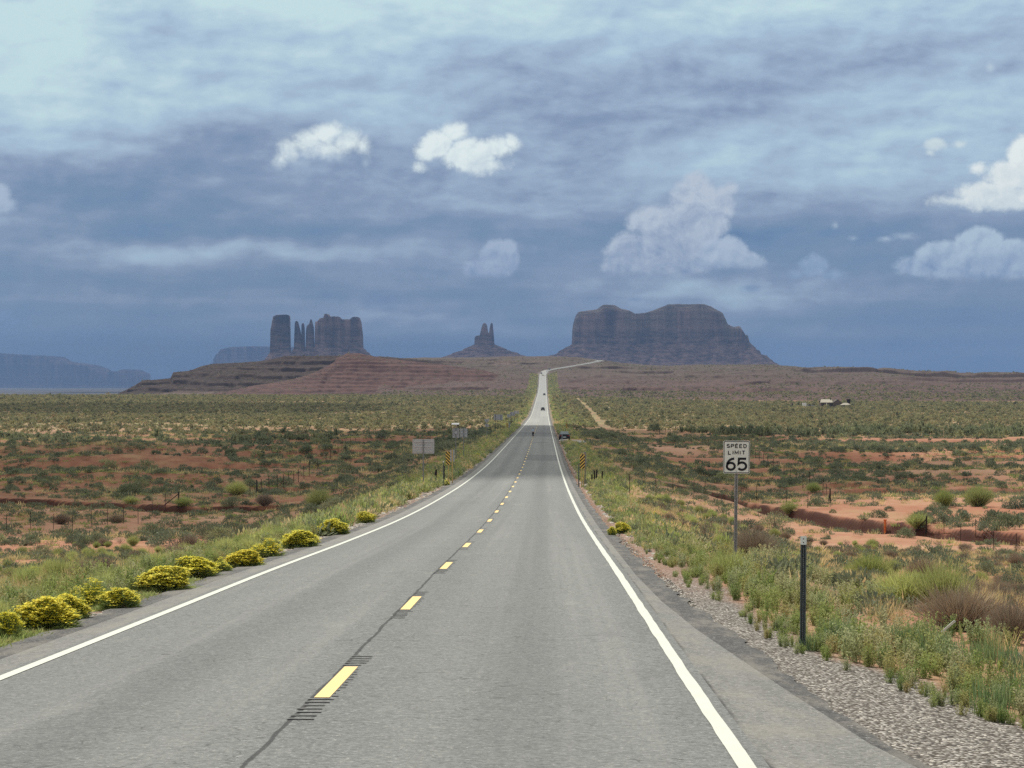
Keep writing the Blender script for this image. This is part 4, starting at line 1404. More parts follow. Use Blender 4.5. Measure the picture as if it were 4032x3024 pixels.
def gn_instancer(coll):
    ng = bpy.data.node_groups.new("scatter " + coll.name, 'GeometryNodeTree')
    ng.interface.new_socket('Geometry', in_out='INPUT', socket_type='NodeSocketGeometry')
    ng.interface.new_socket('Geometry', in_out='OUTPUT', socket_type='NodeSocketGeometry')
    N, L = ng.nodes.new, ng.links.new
    a, b = N('NodeGroupInput'), N('NodeGroupOutput')
    ci = N('GeometryNodeCollectionInfo')
    ci.inputs['Collection'].default_value = coll
    ci.inputs['Separate Children'].default_value = True
    ci.inputs['Reset Children'].default_value = True
    ip = N('GeometryNodeInstanceOnPoints')
    ip.inputs['Pick Instance'].default_value = True

    def at(nm, t):
        n = N('GeometryNodeInputNamedAttribute')
        n.data_type = t
        n.inputs[0].default_value = nm
        return n.outputs[0]
    L(a.outputs[0], ip.inputs['Points'])
    L(ci.outputs[0], ip.inputs['Instance'])
    L(at('idx', 'INT'), ip.inputs['Instance Index'])
    L(at('rot', 'FLOAT_VECTOR'), ip.inputs['Rotation'])
    L(at('scl', 'FLOAT_VECTOR'), ip.inputs['Scale'])
    L(ip.outputs[0], b.inputs[0])
    return ng


def scatter(name, coll, pts, scl, seed=0, squash=(0.8, 1.2)):
    """pts (n,2) ground positions; scl (n,) sizes"""
    n = len(pts)
    if n == 0:
        return
    rs = np.random.RandomState(seed)
    z = ground_z(pts[:, 0], pts[:, 1])
    me = bpy.data.meshes.new(name)
    me.vertices.add(n)
    me.vertices.foreach_set('co', np.stack([pts[:, 0], pts[:, 1], z - 0.01], 1).astype(np.float32).ravel())
    at = me.attributes.new('idx', 'INT', 'POINT')
    at.data.foreach_set('value', rs.randint(0, len(coll.objects), n).astype(np.int32))
    at = me.attributes.new('rot', 'FLOAT_VECTOR', 'POINT')
    at.data.foreach_set('vector', np.stack([rs.normal(size=n) * .06, rs.normal(size=n) * .06, rs.rand(n) * 6.283], 1).astype(np.float32).ravel())
    q = squash[0] + (squash[1] - squash[0]) * rs.rand(n)
    at = me.attributes.new('scl', 'FLOAT_VECTOR', 'POINT')
    at.data.foreach_set('vector', np.stack([scl, scl * (0.85 + .3 * rs.rand(n)), scl * q], 1).astype(np.float32).ravel())
    o = link(name, me)
    md = o.modifiers.new("scatter", 'NODES')
    md.node_group = gn_instancer(coll)
    return tag(o, kind='stuff')


RS = np.random.RandomState(77)


def fan(n, y0, y1, power=1.0, wide=1.06, x0=None, x1=None):
    """random ground points in the wedge of land the camera could see (and a bit beyond)"""
    y = (y0 ** (power + 1) + RS.rand(n) * (y1 ** (power + 1) - y0 ** (power + 1))) ** (1 / (power + 1))
    hw = 0.2248 * wide * y + 4
    x = (RS.rand(n) * 2 - 1) * hw
    return np.stack([x, y], 1)


def lat(p):
    return p[:, 0] - road_x0(p[:, 1])


def roadclear(p, w):
    """distance to the road course is more than w"""
    u = np.abs(lat(p))
    ok = u > w
    m = p[:, 1] > 2600
    if np.any(m):
        q = p[m]
        best = np.full(len(q), 1e9)
        for r in RC[RC[:, 1] > 2550]:
            best = np.minimum(best, np.hypot(q[:, 0] - r[0], q[:, 1] - r[1]))
        ok = ok.copy()
        ok[m] = best > w
    return ok


TRACK = [P(2390, 1706), P(2368, 1672), P(2345, 1640), P(2318, 1610), P(2285, 1580), P(2262, 1562)]


def trackclear(p, w):
    t = np.array(TRACK)[:, :2]
    best = np.full(len(p), 1e9)
    for a, b in zip(t[:-1], t[1:]):
        ab = b - a
        k = np.clip(((p - a) @ ab) / (ab @ ab), 0, 1)
        best = np.minimum(best, np.hypot(*(p - a - k[:, None] * ab).T))
    return best > w


# --- sage flats and hill country
p = fan(110000, 520, 2150, 0.75)
dn = fbm(p[:, 0] / 70, p[:, 1] / 70, 4, 301)
keep = (dn + 0.55 * sstep(p[:, 1], 520, 800) > RS.rand(len(p)) * 0.9 - 0.32) & roadclear(p, 7.5) & trackclear(p, 1.7)
_, hh, _, _, _ = ground_z(p[:, 0], p[:, 1], True)
keep &= (hh < 0.5) | (RS.rand(len(p)) < 0.25)
p = p[keep]
scatter("sage_flat", K_SAGE_LO, p, np.exp(RS.normal(size=len(p)) * 0.35) * 1.15 * (0.8 + 0.25 * sstep(p[:, 1], 600, 1600)), 1, (0.7, 1.3))
p = fan(60000, 1550, 3350, 0.6)
keep = (fbm(p[:, 0] / 60, p[:, 1] / 60, 4, 303) > RS.rand(len(p)) * 1.0 - 0.25) & roadclear(p, 8)
p = p[keep]
scatter("hill_scrub", K_SAGE_LO, p, np.exp(RS.normal(size=len(p)) * 0.35) * 1.0, 2, (0.7, 1.2))
# --- band of taller growth along the far wash on the right
p = np.stack([RS.rand(2600) * 260 + 36, 560 + RS.normal(size=2600) * 16], 1)
p[:, 1] += 14 * fbm(p[:, 0] / 40, 0 * p[:, 0], 3, 305)
p = p[fbm(p[:, 0] / 14, p[:, 1] / 14, 3, 306) > -0.12]
scatter("wash_thicket", K_TALL, p, .9 + RS.rand(len(p)) * 0.9, 3)
p = np.stack([-150 + RS.rand(900) * 110, 500 + RS.normal(size=900) * 14], 1)
p = p[fbm(p[:, 0] / 14, p[:, 1] / 14, 3, 307) > 0.1]
scatter("wash_thicket", K_TALL, p, .8 + RS.rand(len(p)) * 0.7, 4)

# --- red fields: separate rounded shrubs
p = fan(16000, 146, 560, 0.9)
u = lat(p)
dn = fbm(p[:, 0] / 35, p[:, 1] / 35, 4, 311) + 0.18 * sstep(p[:, 1], 260, 560)
_, _, gd_, _, _ = ground_z(p[:, 0], p[:, 1], True)
keep = (dn > RS.rand(len(p)) * 0.9 - 0.12) & (np.abs(u) > 11) & (gd_ < 0.15)
p = p[keep]
s = np.exp(RS.normal(size=len(p)) * 0.45) * 0.92
s = np.clip(s, 0.4, 2.6)
app = s / p[:, 1] * ((np.abs(p[:, 0]) / p[:, 1]) < 0.222)
order = np.argsort(-app)
SAGE_IND = [(p[i, 0], p[i, 1], s[i]) for i in order[:255]]
rest = order[255:]
pr, sr = p[rest], s[rest]
nr_ = pr[:, 1] < 230
scatter("field_sagebrush", K_SAGE_MID, pr[nr_], sr[nr_], 5, (.75, 1.15))
scatter("field_sagebrush", K_SAGE_RED, pr[~nr_], sr[~nr_], 6, (.75, 1.15))
# low tufts between them
p = fan(85000, 95, 560, 0.7)
p = p[(fbm(p[:, 0] / 22, p[:, 1] / 16, 4, 313) > RS.rand(len(p)) * .8 - .22) & (np.abs(lat(p)) > 9)]
scatter("low_growth", K_LOW, p, (1.2 + RS.rand(len(p)) * 1.8) * (1 + .5 * sstep(p[:, 1], 150, 400)), 7)
# --- verges
def verge(n, y0, y1, u0, u1, pw=0.0, side=1):
    y = (y0 ** (pw + 1) + RS.rand(n) * (y1 ** (pw + 1) - y0 ** (pw + 1))) ** (1 / (pw + 1))
    u = u0 + (u1 - u0) * RS.rand(n)
    ok = ~((y > 355) & (y < 400) & (u > 4.2) & (u < 14))
    y, u = y[ok], u[ok]
    return np.stack([road_x0(y) + u, y], 1), np.abs(u)


gedge = T([-60, 14, 17, 20, 24, 28, 31, 36, 50, 3000], [7.6, 7.2, 6.6, 6.1, 5.45, 4.95, 4.75, 4.55, 4.6, 4.8])
# right: bright weeds hugging the gravel edge
p, u = verge(9000, 15, 150, 4.4, 10.0, -0.35)
e = gedge(p[:, 1]) + 0.25 * fbm(p[:, 1] / 1.2, 0 * u, 3, 321)
k = (u > e) & (RS.rand(len(u)) < np.clip(1.15 - (u - e) / 2.0, 0.02, 1) * (0.5 + 0.9 * fbm(p[:, 0] / 1.5, p[:, 1] / 2.5, 3, 323)))
sz = 0.38 + 0.48 * sstep(u - e, 0, 1.0) * (0.6 + 0.6 * RS.rand(len(u)))
nearz = p[:, 1] < 60
scatter("verge_weeds", K_WEED, p[k & nearz], sz[k & nearz], 11)
scatter("verge_weeds", K_VERGEFAR, p[k & ~nearz], sz[k & ~nearz] * 1.15, 12)
p, u = verge(2000, 15, 34, 5.2, 8.6, 0.0)
e = gedge(p[:, 1]) + 0.3
k = (u > e) & (fbm(p[:, 0] / 1.2, p[:, 1] / 2.2, 3, 325) > RS.rand(len(u)) * 0.7 - 0.15 + np.clip(p[:, 1] - 22, 0, 9) * .06)
scatter("spiky_weeds", K_SPIKE, p[k], 0.6 + 0.5 * RS.rand(k.sum()), 13)
p, u = verge(700, 22, 62, 5.6, 8.5, 0.0)
k = (u > gedge(p[:, 1]) + 0.5) & (fbm(p[:, 0] / 2.2, p[:, 1] / 3.5, 3, 327) > RS.rand(len(u)) * 0.8 - 0.15)
scatter("pale_weeds", K_PALE, p[k], 0.5 + 0.5 * RS.rand(k.sum()), 14)
p, u = verge(5200, 150, 640, 4.9, 10.5, -0.2)
k = RS.rand(len(u)) < np.clip(1.0 - (u - 4.9) / 4.5, 0, 1)
scatter("verge_weeds", K_VERGEFAR, p[k], .8 + 0.8 * RS.rand(k.sum()), 15)
p, u = verge(4200, 640, 2650, 5.5, 16, 0.2)
scatter("verge_weeds", K_VERGEFAR, p, 1.3 + 1.2 * RS.rand(len(u)), 16)
# left
p, u = verge(8000, 19, 150, -10.5, -4.9, -0.2)
k = (u > 5.15 + 0.3 * fbm(p[:, 1] / 2.0, 0 * u, 3, 331)) & (RS.rand(len(u)) < np.clip(0.95 - (u - 5.2) / 4.0, 0, 1) * (0.40 + 1.1 * fbm(p[:, 0] / 1.5, p[:, 1] / 3, 3, 333)) * (0.22 + 0.70 * sstep(p[:, 1], 25, 60)))
nearz = p[:, 1] < 70
scatter("verge_weeds", K_WEED, p[k & nearz], 0.6 + 0.6 * RS.rand((k & nearz).sum()), 17)
scatter("verge_weeds", K_VERGEFAR, p[k & ~nearz], 0.9 + 0.7 * RS.rand((k & ~nearz).sum()), 18)
p, u = verge(5200, 150, 640, -12, -4.8, -0.2)
k = RS.rand(len(u)) < np.clip(1.0 - (u - 4.9) / 6.0, 0, 1)
scatter("verge_weeds", K_VERGEFAR, p[k], .8 + 0.8 * RS.rand(k.sum()), 19)
p, u = verge(3600, 640, 2650, -15, -5.5, 0.2)
scatter("verge_weeds", K_VERGEFAR, p, 1.3 + 1.1 * RS.rand(len(u)), 20)
p, u = verge(900, 20, 75, -7.4, -5.1, 0.0)
k = fbm(p[:, 0] / 1.1, p[:, 1] / 2.5, 3, 337) > 0.05
scatter("verge_weeds", K_WEED, p[k], 0.7 + 0.7 * RS.rand(k.sum()), 24)
p, u = verge(160, 20, 80, -7.0, -5.4, 0.0)
scatter("green_broom", K_OLIVE, p, 0.35 + 0.4 * RS.rand(len(p)), 25)
p, u = verge(900, 22, 48, -5.25, -4.55, 0.0)
k = fbm(p[:, 1] / 3.0, 0 * u, 3, 335) > -0.1
scatter("creeping_green", K_CREEP, p[k], 0.6 + 0.5 * RS.rand(k.sum()), 21)
p, u = verge(260, 60, 560, -7.5, -5.4, 0.1)
scatter("yellow_blooms", K_BLOOMFAR, p, 0.6 + 0.7 * RS.rand(len(u)), 22)
p, u = verge(80, 60, 560, 5.3, 8.0, 0.1)
scatter("yellow_blooms", K_BLOOMFAR, p, 0.5 + 0.6 * RS.rand(len(u)), 23)

# --- mixed growth of the near ground, both sides
def near_field(n, y0, y1, seed, thr, coll, s0, s1, name, umin=7.5, freq=6.0, hi=1.0, sideonly=0):
    p = fan(n, y0, y1, 0.8, 1.15)
    u = lat(p)
    k = (np.abs(u) > umin) & (fbm(p[:, 0] / freq, p[:, 1] / (freq * 1.6), 4, seed) > RS.rand(n) * hi + thr)
    k &= np.abs(u) > gedge(p[:, 1]) + 0.8
    if sideonly:
        k &= (u * sideonly > 0)
    p = p[k]
    scatter(name, coll, p, s0 + (s1 - s0) * RS.rand(len(p)) ** 1.5, seed)


near_field(14000, 24, 140, 341, -0.35, K_STRAW, .6, 1.6, "straw_tufts", 6.5, 5.0, .8)
near_field(7000, 24, 135, 342, -0.30, K_LOW, .8, 2.4, "low_growth", 6.5, 4.0, .8)
near_field(600, 30, 140, 343, -0.20, K_SAGE_MID, .35, .95, "sagebrush_patches", 7.5, 7.0, .8)
near_field(1300, 30, 150, 344, -0.12, K_OLIVE, .4, .95, "olive_brush", 7.5, 8.0, .6)
near_field(1500, 30, 150, 345, -0.16, K_DRY, .35, .85, "dry_brush", 7.5, 7.0, .6)
near_field(800, 24, 110, 346, -0.12, K_PALE, .5, 1.1, "pale_weeds", 7.0, 5.0, .7, -1)
near_field(300, 30, 110, 348, -0.15, K_WEED, .8, 1.4, "verge_weeds", 7.0, 5.0, .7, -1)


# ------------------------------------------------------------------ single plants the photo shows one by one
def place(o, x, y, s, rz, sz=None):
    o.location = (x, y, gz(x, y) - 0.02)
    o.rotation_euler = (0, 0, rz)
    o.scale = (s, s, s if sz is None else sz)


def rabbit_thing(seed, bloom, n=900):
    st, fo, fl = rabbit(seed, n, bloom=bloom)
    root = bpy.data.objects.new("rabbitbrush", None)
    C.objects.link(root)
    link("stems", st.mesh("stems"), root)
    link("foliage", fo.mesh("foliage"), root)
    link("flowers", fl.mesh("flowers"), root)
    return root


def copy_thing(o):
    c = o.copy()
    C.objects.link(c)
    for ch in list(o.children):
        d = ch.copy()
        C.objects.link(d)
        d.parent = c
        for g in list(ch.children):
            e = g.copy()
            C.objects.link(e)
            e.parent = d
    return c


RAB = [rabbit_thing(500, .97, 1100), rabbit_thing(510, .8), rabbit_thing(520, .45)]
rab_used = [False, False, False]
for x0, x1, yt, yb, k, lab in [
    (-55, 62, 2405, 2522, 1, "green-stemmed rabbitbrush cut off by the left edge of the picture"),
    (50, 262, 2358, 2490, 0, "largest rabbitbrush full of yellow flowers, nearest the camera by the left road edge"),
    (190, 328, 2345, 2450, 0, "yellow rabbitbrush tucked directly behind the right side of the largest one"),
    (96, 228, 2312, 2372, 1, "pale yellow rabbitbrush standing behind the two nearest ones"),
    (262, 412, 2295, 2404, 2, "mostly green rabbitbrush with thin yellow crown, third along the left verge"),
    (392, 532, 2310, 2402, 1, "rabbitbrush with yellow right shoulder just before the creeping green weeds"),
    (532, 728, 2236, 2334, 0, "wide yellow rabbitbrush rising behind the creeping green weeds"),
    (684, 842, 2196, 2280, 0, "domed yellow rabbitbrush in the middle of the row on the left verge"),
    (832, 905, 2200, 2256, 2, "small greenish rabbitbrush between two yellow domes on the left verge"),
    (890, 1020, 2168, 2236, 0, "yellow rabbitbrush beside the pale rock edge of the left verge"),
    (985, 1100, 2130, 2198, 2, "green rabbitbrush with few flowers, before the farther yellow pair"),
    (1110, 1236, 2090, 2160, 0, "round yellow rabbitbrush standing clear, tenth along the left verge"),
    (1262, 1362, 2046, 2110, 0, "yellow rabbitbrush close to the road edge in the middle distance on the left"),
    (1408, 1474, 2012, 2062, 1, "far small yellow rabbitbrush on the left verge near the road's narrowing"),
    (104, 150, 2236, 2274, 0, "tiny yellow rabbitbrush alone on red soil at the left"),
    (1740, 1768, 1892, 1912, 0, "small yellow round bush beneath the left striped marker"),
    (2425, 2482, 2058, 2102, 0, "yellow rabbitbrush on the right verge beyond the speed sign"),
    (2395, 2425, 2070, 2110, 1, "small yellow-green bush at the edge of the right verge"),
]:
    x, y, z = P((x0 + x1) / 2, yb)
    if rab_used[k]:
        o = copy_thing(RAB[k])
    else:
        o = RAB[k]
        rab_used[k] = True
    sw = (x1 - x0) / F * y / 0.92
    place(o, x, y + sw * 0.4, sw, RS.rand() * 6.28, (yb - yt) / F * y / 0.86)
    tag(o, lab, "bush", "yellow rabbitbrush along the road")

ONE = {}


def single(name, plant_key, px, yb, w, h, label, group="shrubs of the near ground"):
    coll, idx = plant_key
    me = coll.objects[idx].data
    x, y, z = P(px, yb)
    o = link(name, me)
    bw = max(me.vertices[i].co.x for i in range(0, len(me.vertices), 7)) * 2
    bh = max(me.vertices[i].co.z for i in range(0, len(me.vertices), 7))
    s = w / F * y / bw
    place(o, x, y + s * .2, s, RS.rand() * 6.28, h / F * y / bh)
    tag(o, label, "bush", group)


for a in [
    ("dead_bush", (K_DRY, 2), 2792, 2142, 150, 125, "leafless dark brown bush just left of the speed sign post"),
    ("dead_bush", (K_DRY, 0), 2975, 2205, 230, 150, "dry brown brushy shrub immediately right of the speed sign post"),
    ("broom_shrub", (K_OLIVE, 0), 2880, 2290, 250, 140, "olive green shrub in front of the foot of the speed sign"),
    ("dead_bush", (K_DRY, 1), 3800, 2490, 470, 230, "wide grey-brown brushy shrub on the right, behind the verge weeds"),
    ("dead_bush", (K_DRY, 0), 3990, 2535, 260, 200, "dark twiggy shrub low at the right edge of the picture"),
    ("broom_shrub", (K_OLIVE, 1), 3560, 2395, 300, 190, "yellow-green topped shrub right of the slim roadside post"),
    ("broom_shrub", (K_OLIVE, 2), 3720, 2420, 340, 230, "tall green broom shrub between two brown shrubs on the right"),
    ("broom_shrub", (K_OLIVE, 0), 3430, 2290, 200, 130, "green-brown shrub behind the slim roadside post"),
    ("dead_bush", (K_DRY, 0), 3640, 2290, 170, 110, "upright brown twiggy shrub on the red soil at the right"),
    ("sagebrush", (K_SAGE_HI, 1), 4000, 2335, 120, 95, "dark green shrub at the right edge on pale red soil"),
    ("sagebrush", (K_SAGE_HI, 3), 3885, 2265, 90, 60, "small dark bush on the bare pink soil at the right"),
    ("broom_shrub", (K_OLIVE, 2), 3720, 1998, 110, 82, "open twiggy tall shrub beyond the cut bank, left one of two"),
    ("broom_shrub", (K_OLIVE, 0), 3860, 1995, 160, 100, "broad tall green shrub beyond the cut bank, right one of two"),
    ("broom_shrub", (K_OLIVE, 1), 3205, 1942, 75, 52, "round green shrub by the fence corner at the right"),
    ("sagebrush", (K_SAGE_HI, 0), 3060, 2085, 120, 70, "pale green shrub in front of the dark cut bank"),
    ("broom_shrub", (K_OLIVE, 0), 3110, 2040, 90, 55, "olive shrub on the lip of the dark cut bank"),
    ("broom_shrub", (K_OLIVE, 2), 3620, 2110, 140, 70, "green shrub around the braced wooden fence post"),
    ("sagebrush", (K_SAGE_HI, 1), 910, 2007, 98, 46, "grey-green dome below the pale yellow-green bush at the left"),
    ("broom_shrub", (K_OLIVE, 1), 930, 1952, 112, 72, "tall yellow-green bush beside the left fence"),
    ("broom_shrub", (K_OLIVE, 2), 1255, 2010, 150, 95, "tall soft green shrub left of the road in the middle ground"),
    ("dead_bush", (K_DRY, 1), 1040, 1996, 90, 60, "brown-green shrub between the grey dome and the soft green shrub"),
    ("sagebrush", (K_SAGE_HI, 1), 690, 2150, 230, 75, "long dark grey-green shrub near the left road verge, larger one"),
    ("sagebrush", (K_SAGE_HI, 3), 830, 2120, 190, 70, "dark grey-green shrub, right half of the long pair"),
    ("sagebrush", (K_SAGE_HI, 3), 312, 2190, 100, 62, "round dark purple-grey shrub on the red soil at the left"),
    ("sagebrush", (K_SAGE_HI, 1), 410, 2115, 65, 35, "small very dark bush close to the left fence"),
    ("sagebrush", (K_SAGE_HI, 0), 160, 2190, 95, 40, "pale grey sagebrush left of the dark round shrub"),
    ("dead_bush", (K_DRY, 0), 415, 2285, 90, 110, "upright reddish brown shrub behind the yellow bushes"),
    ("dead_bush", (K_DRY, 2), 90, 2330, 130, 80, "grey leafless bush behind the yellow bushes at the far left"),
    ("dead_bush", (K_DRY, 0), 455, 2060, 90, 45, "brown shrub behind the left fence wires"),
    ("dead_bush", (K_DRY, 1), 240, 2065, 90, 50, "brown shrub standing at the left fence line"),
    ("dead_bush", (K_DRY, 1), 745, 2175, 90, 90, "brown dry shrub between grey-green shrub and yellow rabbitbrush"),
    ("broom_shrub", (K_OLIVE, 1), 720, 2000, 90, 50, "yellow-green bush at the left fence corner"),
    ("broom_shrub", (K_OLIVE, 1), 512, 1985, 80, 40, "pale green bush beyond the left fence, before the low red bank"),
    ("sagebrush", (K_SAGE_HI, 0), 545, 1920, 60, 38, "light green bush on the dark red flat at the left"),
    ("sagebrush", (K_SAGE_HI, 2), 170, 1890, 54, 42, "light green rounded bush on dark red ground at far left"),
    ("sagebrush", (K_SAGE_HI, 3), 2437, 1920, 75, 46, "dark rounded bush right of the black fence stakes"),
]:
    single(*a)

# the field sagebrush that show largest, one object each
for i, (x, y, s) in enumerate(SAGE_IND):
    o = link("sagebrush", K_SAGE_MID.objects[i % 5].data)
    place(o, x, y, s, RS.rand() * 6.28, s * (.8 + .35 * RS.rand()))
    left = x < road_x0(y)
    far_ = y > 200
    lab = ("grey-green sagebrush dome on the %s %s of the road" % (
        "dark red field beyond the wash" if (left and far_) else "open ground" if left else "red field beyond the cut bank" if far_ else "ground before the cut bank",
        "left" if left else "right"))
    tag(o, lab, "sagebrush", "sagebrush domes %s of the road, %s the wash" % ("left" if left else "right", "beyond" if far_ else "before"))
# ------------------------------------------------------------------ made things
class MB:
    """collects boxes, tubes and faces into one mesh"""

    def __init__(self):
        self.v, self.f, self.m = [], [], []

    def face(self, pts, m=0):
        k = len(self.v)
        self.v += [tuple(p) for p in pts]
        self.f.append(tuple(range(k, k + len(pts))))
        self.m.append(m)

    def box(self, x0, x1, y0, y1, z0, z1, m=0, bev=0.0):
        k = len(self.v)
        self.v += [(x, y, z) for z in (z0, z1) for y in (y0, y1) for x in (x0, x1)]
        for q in ((0, 2, 3, 1), (4, 5, 7, 6), (0, 1, 5, 4), (1, 3, 7, 5), (3, 2, 6, 7), (2, 0, 4, 6)):
            self.f.append(tuple(k + i for i in q))
            self.m.append(m)

    def tube(self, pts, r, n=8, m=0, cap=True):
        pts = [Vector(p) for p in pts]
        rr = r if isinstance(r, (list, tuple)) else [r] * len(pts)
        k = len(self.v)
        for i, p in enumerate(pts):
            t = (pts[min(i + 1, len(pts) - 1)] - pts[max(i - 1, 0)]).normalized()
            a = t.cross(Vector((0, 0, 1)) if abs(t.z) < 0.9 else Vector((0, 1, 0))).normalized()
            b = t.cross(a)
            for j in range(n):
                an = 2 * math.pi * j / n
                self.v.append(tuple(p + (a * math.cos(an) + b * math.sin(an)) * rr[i]))
        for i in range(len(pts) - 1):
            for j in range(n):
                j2 = (j + 1) % n
                self.f.append((k + i * n + j, k + i * n + j2, k + (i + 1) * n + j2, k + (i + 1) * n + j))
                self.m.append(m)
        if cap:
            self.f.append(tuple(k + j for j in range(n))[::-1])
            self.f.append(tuple(k + (len(pts) - 1) * n + j for j in range(n)))
            self.m += [m, m]

    def plate(self, outline, y0, y1, m=0):
        """flat panel from an (x, z) outline, thickness in y"""
        n = len(outline)
        k = len(self.v)
        self.v += [(x, y0, z) for x, z in outline] + [(x, y1, z) for x, z in outline]
        self.f.append(tuple(k + i for i in range(n)))
        self.f.append(tuple(k + n + i for i in range(n))[::-1])
        self.m += [m, m]
        for i in range(n):
            j = (i + 1) % n
            self.f.append((k + j, k + i, k + n + i, k + n + j))
            self.m.append(m)

    def build(self, name, mats, parent=None, loc=None, smooth=False, bevel=0.0):
        me = bpy.data.meshes.new(name)
        me.from_pydata(self.v, [], self.f)
        for mm in (mats if isinstance(mats, (list, tuple)) else [mats]):
            me.materials.append(mm)
        me.polygons.foreach_set('material_index', self.m)
        bm = bmesh.new()
        bm.from_mesh(me)
        bmesh.ops.recalc_face_normals(bm, faces=bm.faces)
        if bevel:
            bmesh.ops.bevel(bm, geom=[e for e in bm.edges if e.calc_face_angle(0) > 0.5], offset=bevel, segments=2, affect='EDGES')
        bm.to_mesh(me)
        bm.free()
        if smooth:
            me.polygons.foreach_set('use_smooth', [True] * len(me.polygons))
        return link(name, me, parent, loc)


def rrect(w, h, r, n=5, cx=0.0, cz=0.0):
    o = []
    for sx, sz, a0 in ((1, -1, -90), (1, 1, 0), (-1, 1, 90), (-1, -1, 180)):
        for i in range(n + 1):
            a = math.radians(a0 + 90 * i / n)
            o.append((cx + sx * (w / 2 - r) + r * math.cos(a), cz + sz * (h / 2 - r) + r * math.sin(a)))
    return o


M_GALV = simple("galvanised steel", (0.33, 0.34, 0.34), 0.5, 0.6, 0.5, 0.2, 20)
M_ALU = simple("weathered aluminium sheet", (0.42, 0.43, 0.44), 0.5, 0.35, 0.5, 0.10, 8)
M_ALUCH = simple("pale aluminium channel", (0.50, 0.51, 0.52), 0.5, 0.35, 0.5, 0.08, 8)  # channel metal, slightly lighter than the sheet
M_STEELD = simple("dark green grey steel post", (0.085, 0.10, 0.10), 0.5, 0.3, 0.5, 0.25, 25)
M_SIGNW = simple("white sign sheeting", (0.72, 0.76, 0.71), 0.45, 0, 0.4, 0.05, 12)
M_BLACK = simple("black sign ink", (0.012, 0.012, 0.016), 0.5)
M_WOODY = simple("yellow painted wood post", (0.52, 0.37, 0.14), 0.8, 0, .2, .2, 12)
M_WOODG = simple("grey weathered wood", (0.20, 0.17, 0.14), 0.9, 0, .1, .3, 15)
M_WOODD = simple("dark creosoted wood", (0.035, 0.028, 0.025), 0.9, 0, .1, .3, 15)
M_RUST = simple("rusty steel fence post", (0.055, 0.035, 0.030), 0.8, 0.2, .2, .3, 20)
M_WIRE = simple("fence wire", (0.10, 0.09, 0.085), 0.6, 0.5)
M_ORANGE = simple("orange marker plastic", (0.72, 0.16, 0.04), 0.5)
M_PV = simple("solar cells", (0.015, 0.02, 0.045), 0.2, 0, .6)
M_WHITEP = simple("white enamel", (0.75, 0.76, 0.74), 0.4)
M_GLASSD = simple("dark window glass", (0.012, 0.018, 0.02), 0.06, 0, 0.8, .05)
M_GLASSL = simple("sky reflecting window glass", (0.10, 0.13, 0.14), 0.08, 0.4, 0.8, .05)
M_RUBBER = simple("tyre rubber", (0.02, 0.02, 0.02), 0.9)
M_RIM = simple("alloy wheel", (0.4, 0.4, 0.42), 0.3, 0.8)
M_LAMP = simple("red lamp lens", (0.25, 0.015, 0.012), 0.2)
M_HEAD = simple("clear lamp lens", (0.7, 0.72, 0.7), 0.1)


def striped(name, d):
    m, nt = newmat(name)
    tc = nt.nodes.new('ShaderNodeTexCoord')
    sp = nt.nodes.new('ShaderNodeSeparateXYZ')
    nt.links.new(tc.outputs['Object'], sp.inputs[0])
    t = (X(sp.outputs[2]) + X(sp.outputs[0]) * d) / 0.215 + 40.13
    f = X.op('FRACT', t)
    c = mix(X.op('GREATER_THAN', f, 0.48), (0.75, 0.50, 0.10), (0.012, 0.01, 0.02))
    finish(nt, c, 0.5)
    return m


# glyphs as pen strokes in a unit box, drawn with a thick flat pen
def arc(cx, cy, rx, ry, a0, a1, n=14):
    return [(cx + rx * math.cos(math.radians(a0 + (a1 - a0) * i / n)), cy + ry * math.sin(math.radians(a0 + (a1 - a0) * i / n))) for i in range(n + 1)]


GL = {
    'S': [arc(.5, .735, .36, .235, 20, 200)[:-1] + arc(.5, .735, .40, .235, 205, 270, 6) + arc(.5, .262, .40, .24, 90, -160)],
    'P': [[(.1, 0), (.1, 1)], [(.1, 1), (.58, 1)] + arc(.58, .74, .32, .26, 90, -90)[1:] + [(.1, .48)]],
    'E': [[(.1, 0), (.1, 1)], [(.1, 1), (.88, 1)], [(.1, .52), (.76, .52)], [(.1, 0), (.9, 0)]],
    'D': [[(.1, 0), (.1, 1), (.48, 1)] + arc(.48, .5, .42, .5, 90, -90)[1:] + [(.1, 0)]],
    'L': [[(.12, 1), (.12, 0), (.88, 0)]],
    'I': [[(.5, 0), (.5, 1)]],
    'M': [[(.05, 0), (.05, 1), (.5, .25), (.95, 1), (.95, 0)]],
    'T': [[(.05, 1), (.95, 1)], [(.5, 0), (.5, 1)]],
    '6': [[(.86, 1.0)] + arc(.86, .36, .76, .64, 92, 168, 10), arc(.5, .31, .42, .31, 0, 360, 28)],
    '5': [[(.92, 1.0), (.16, 1.0), (.10, .52)] + arc(.47, .33, .45, .33, 130, -145, 22)],
}


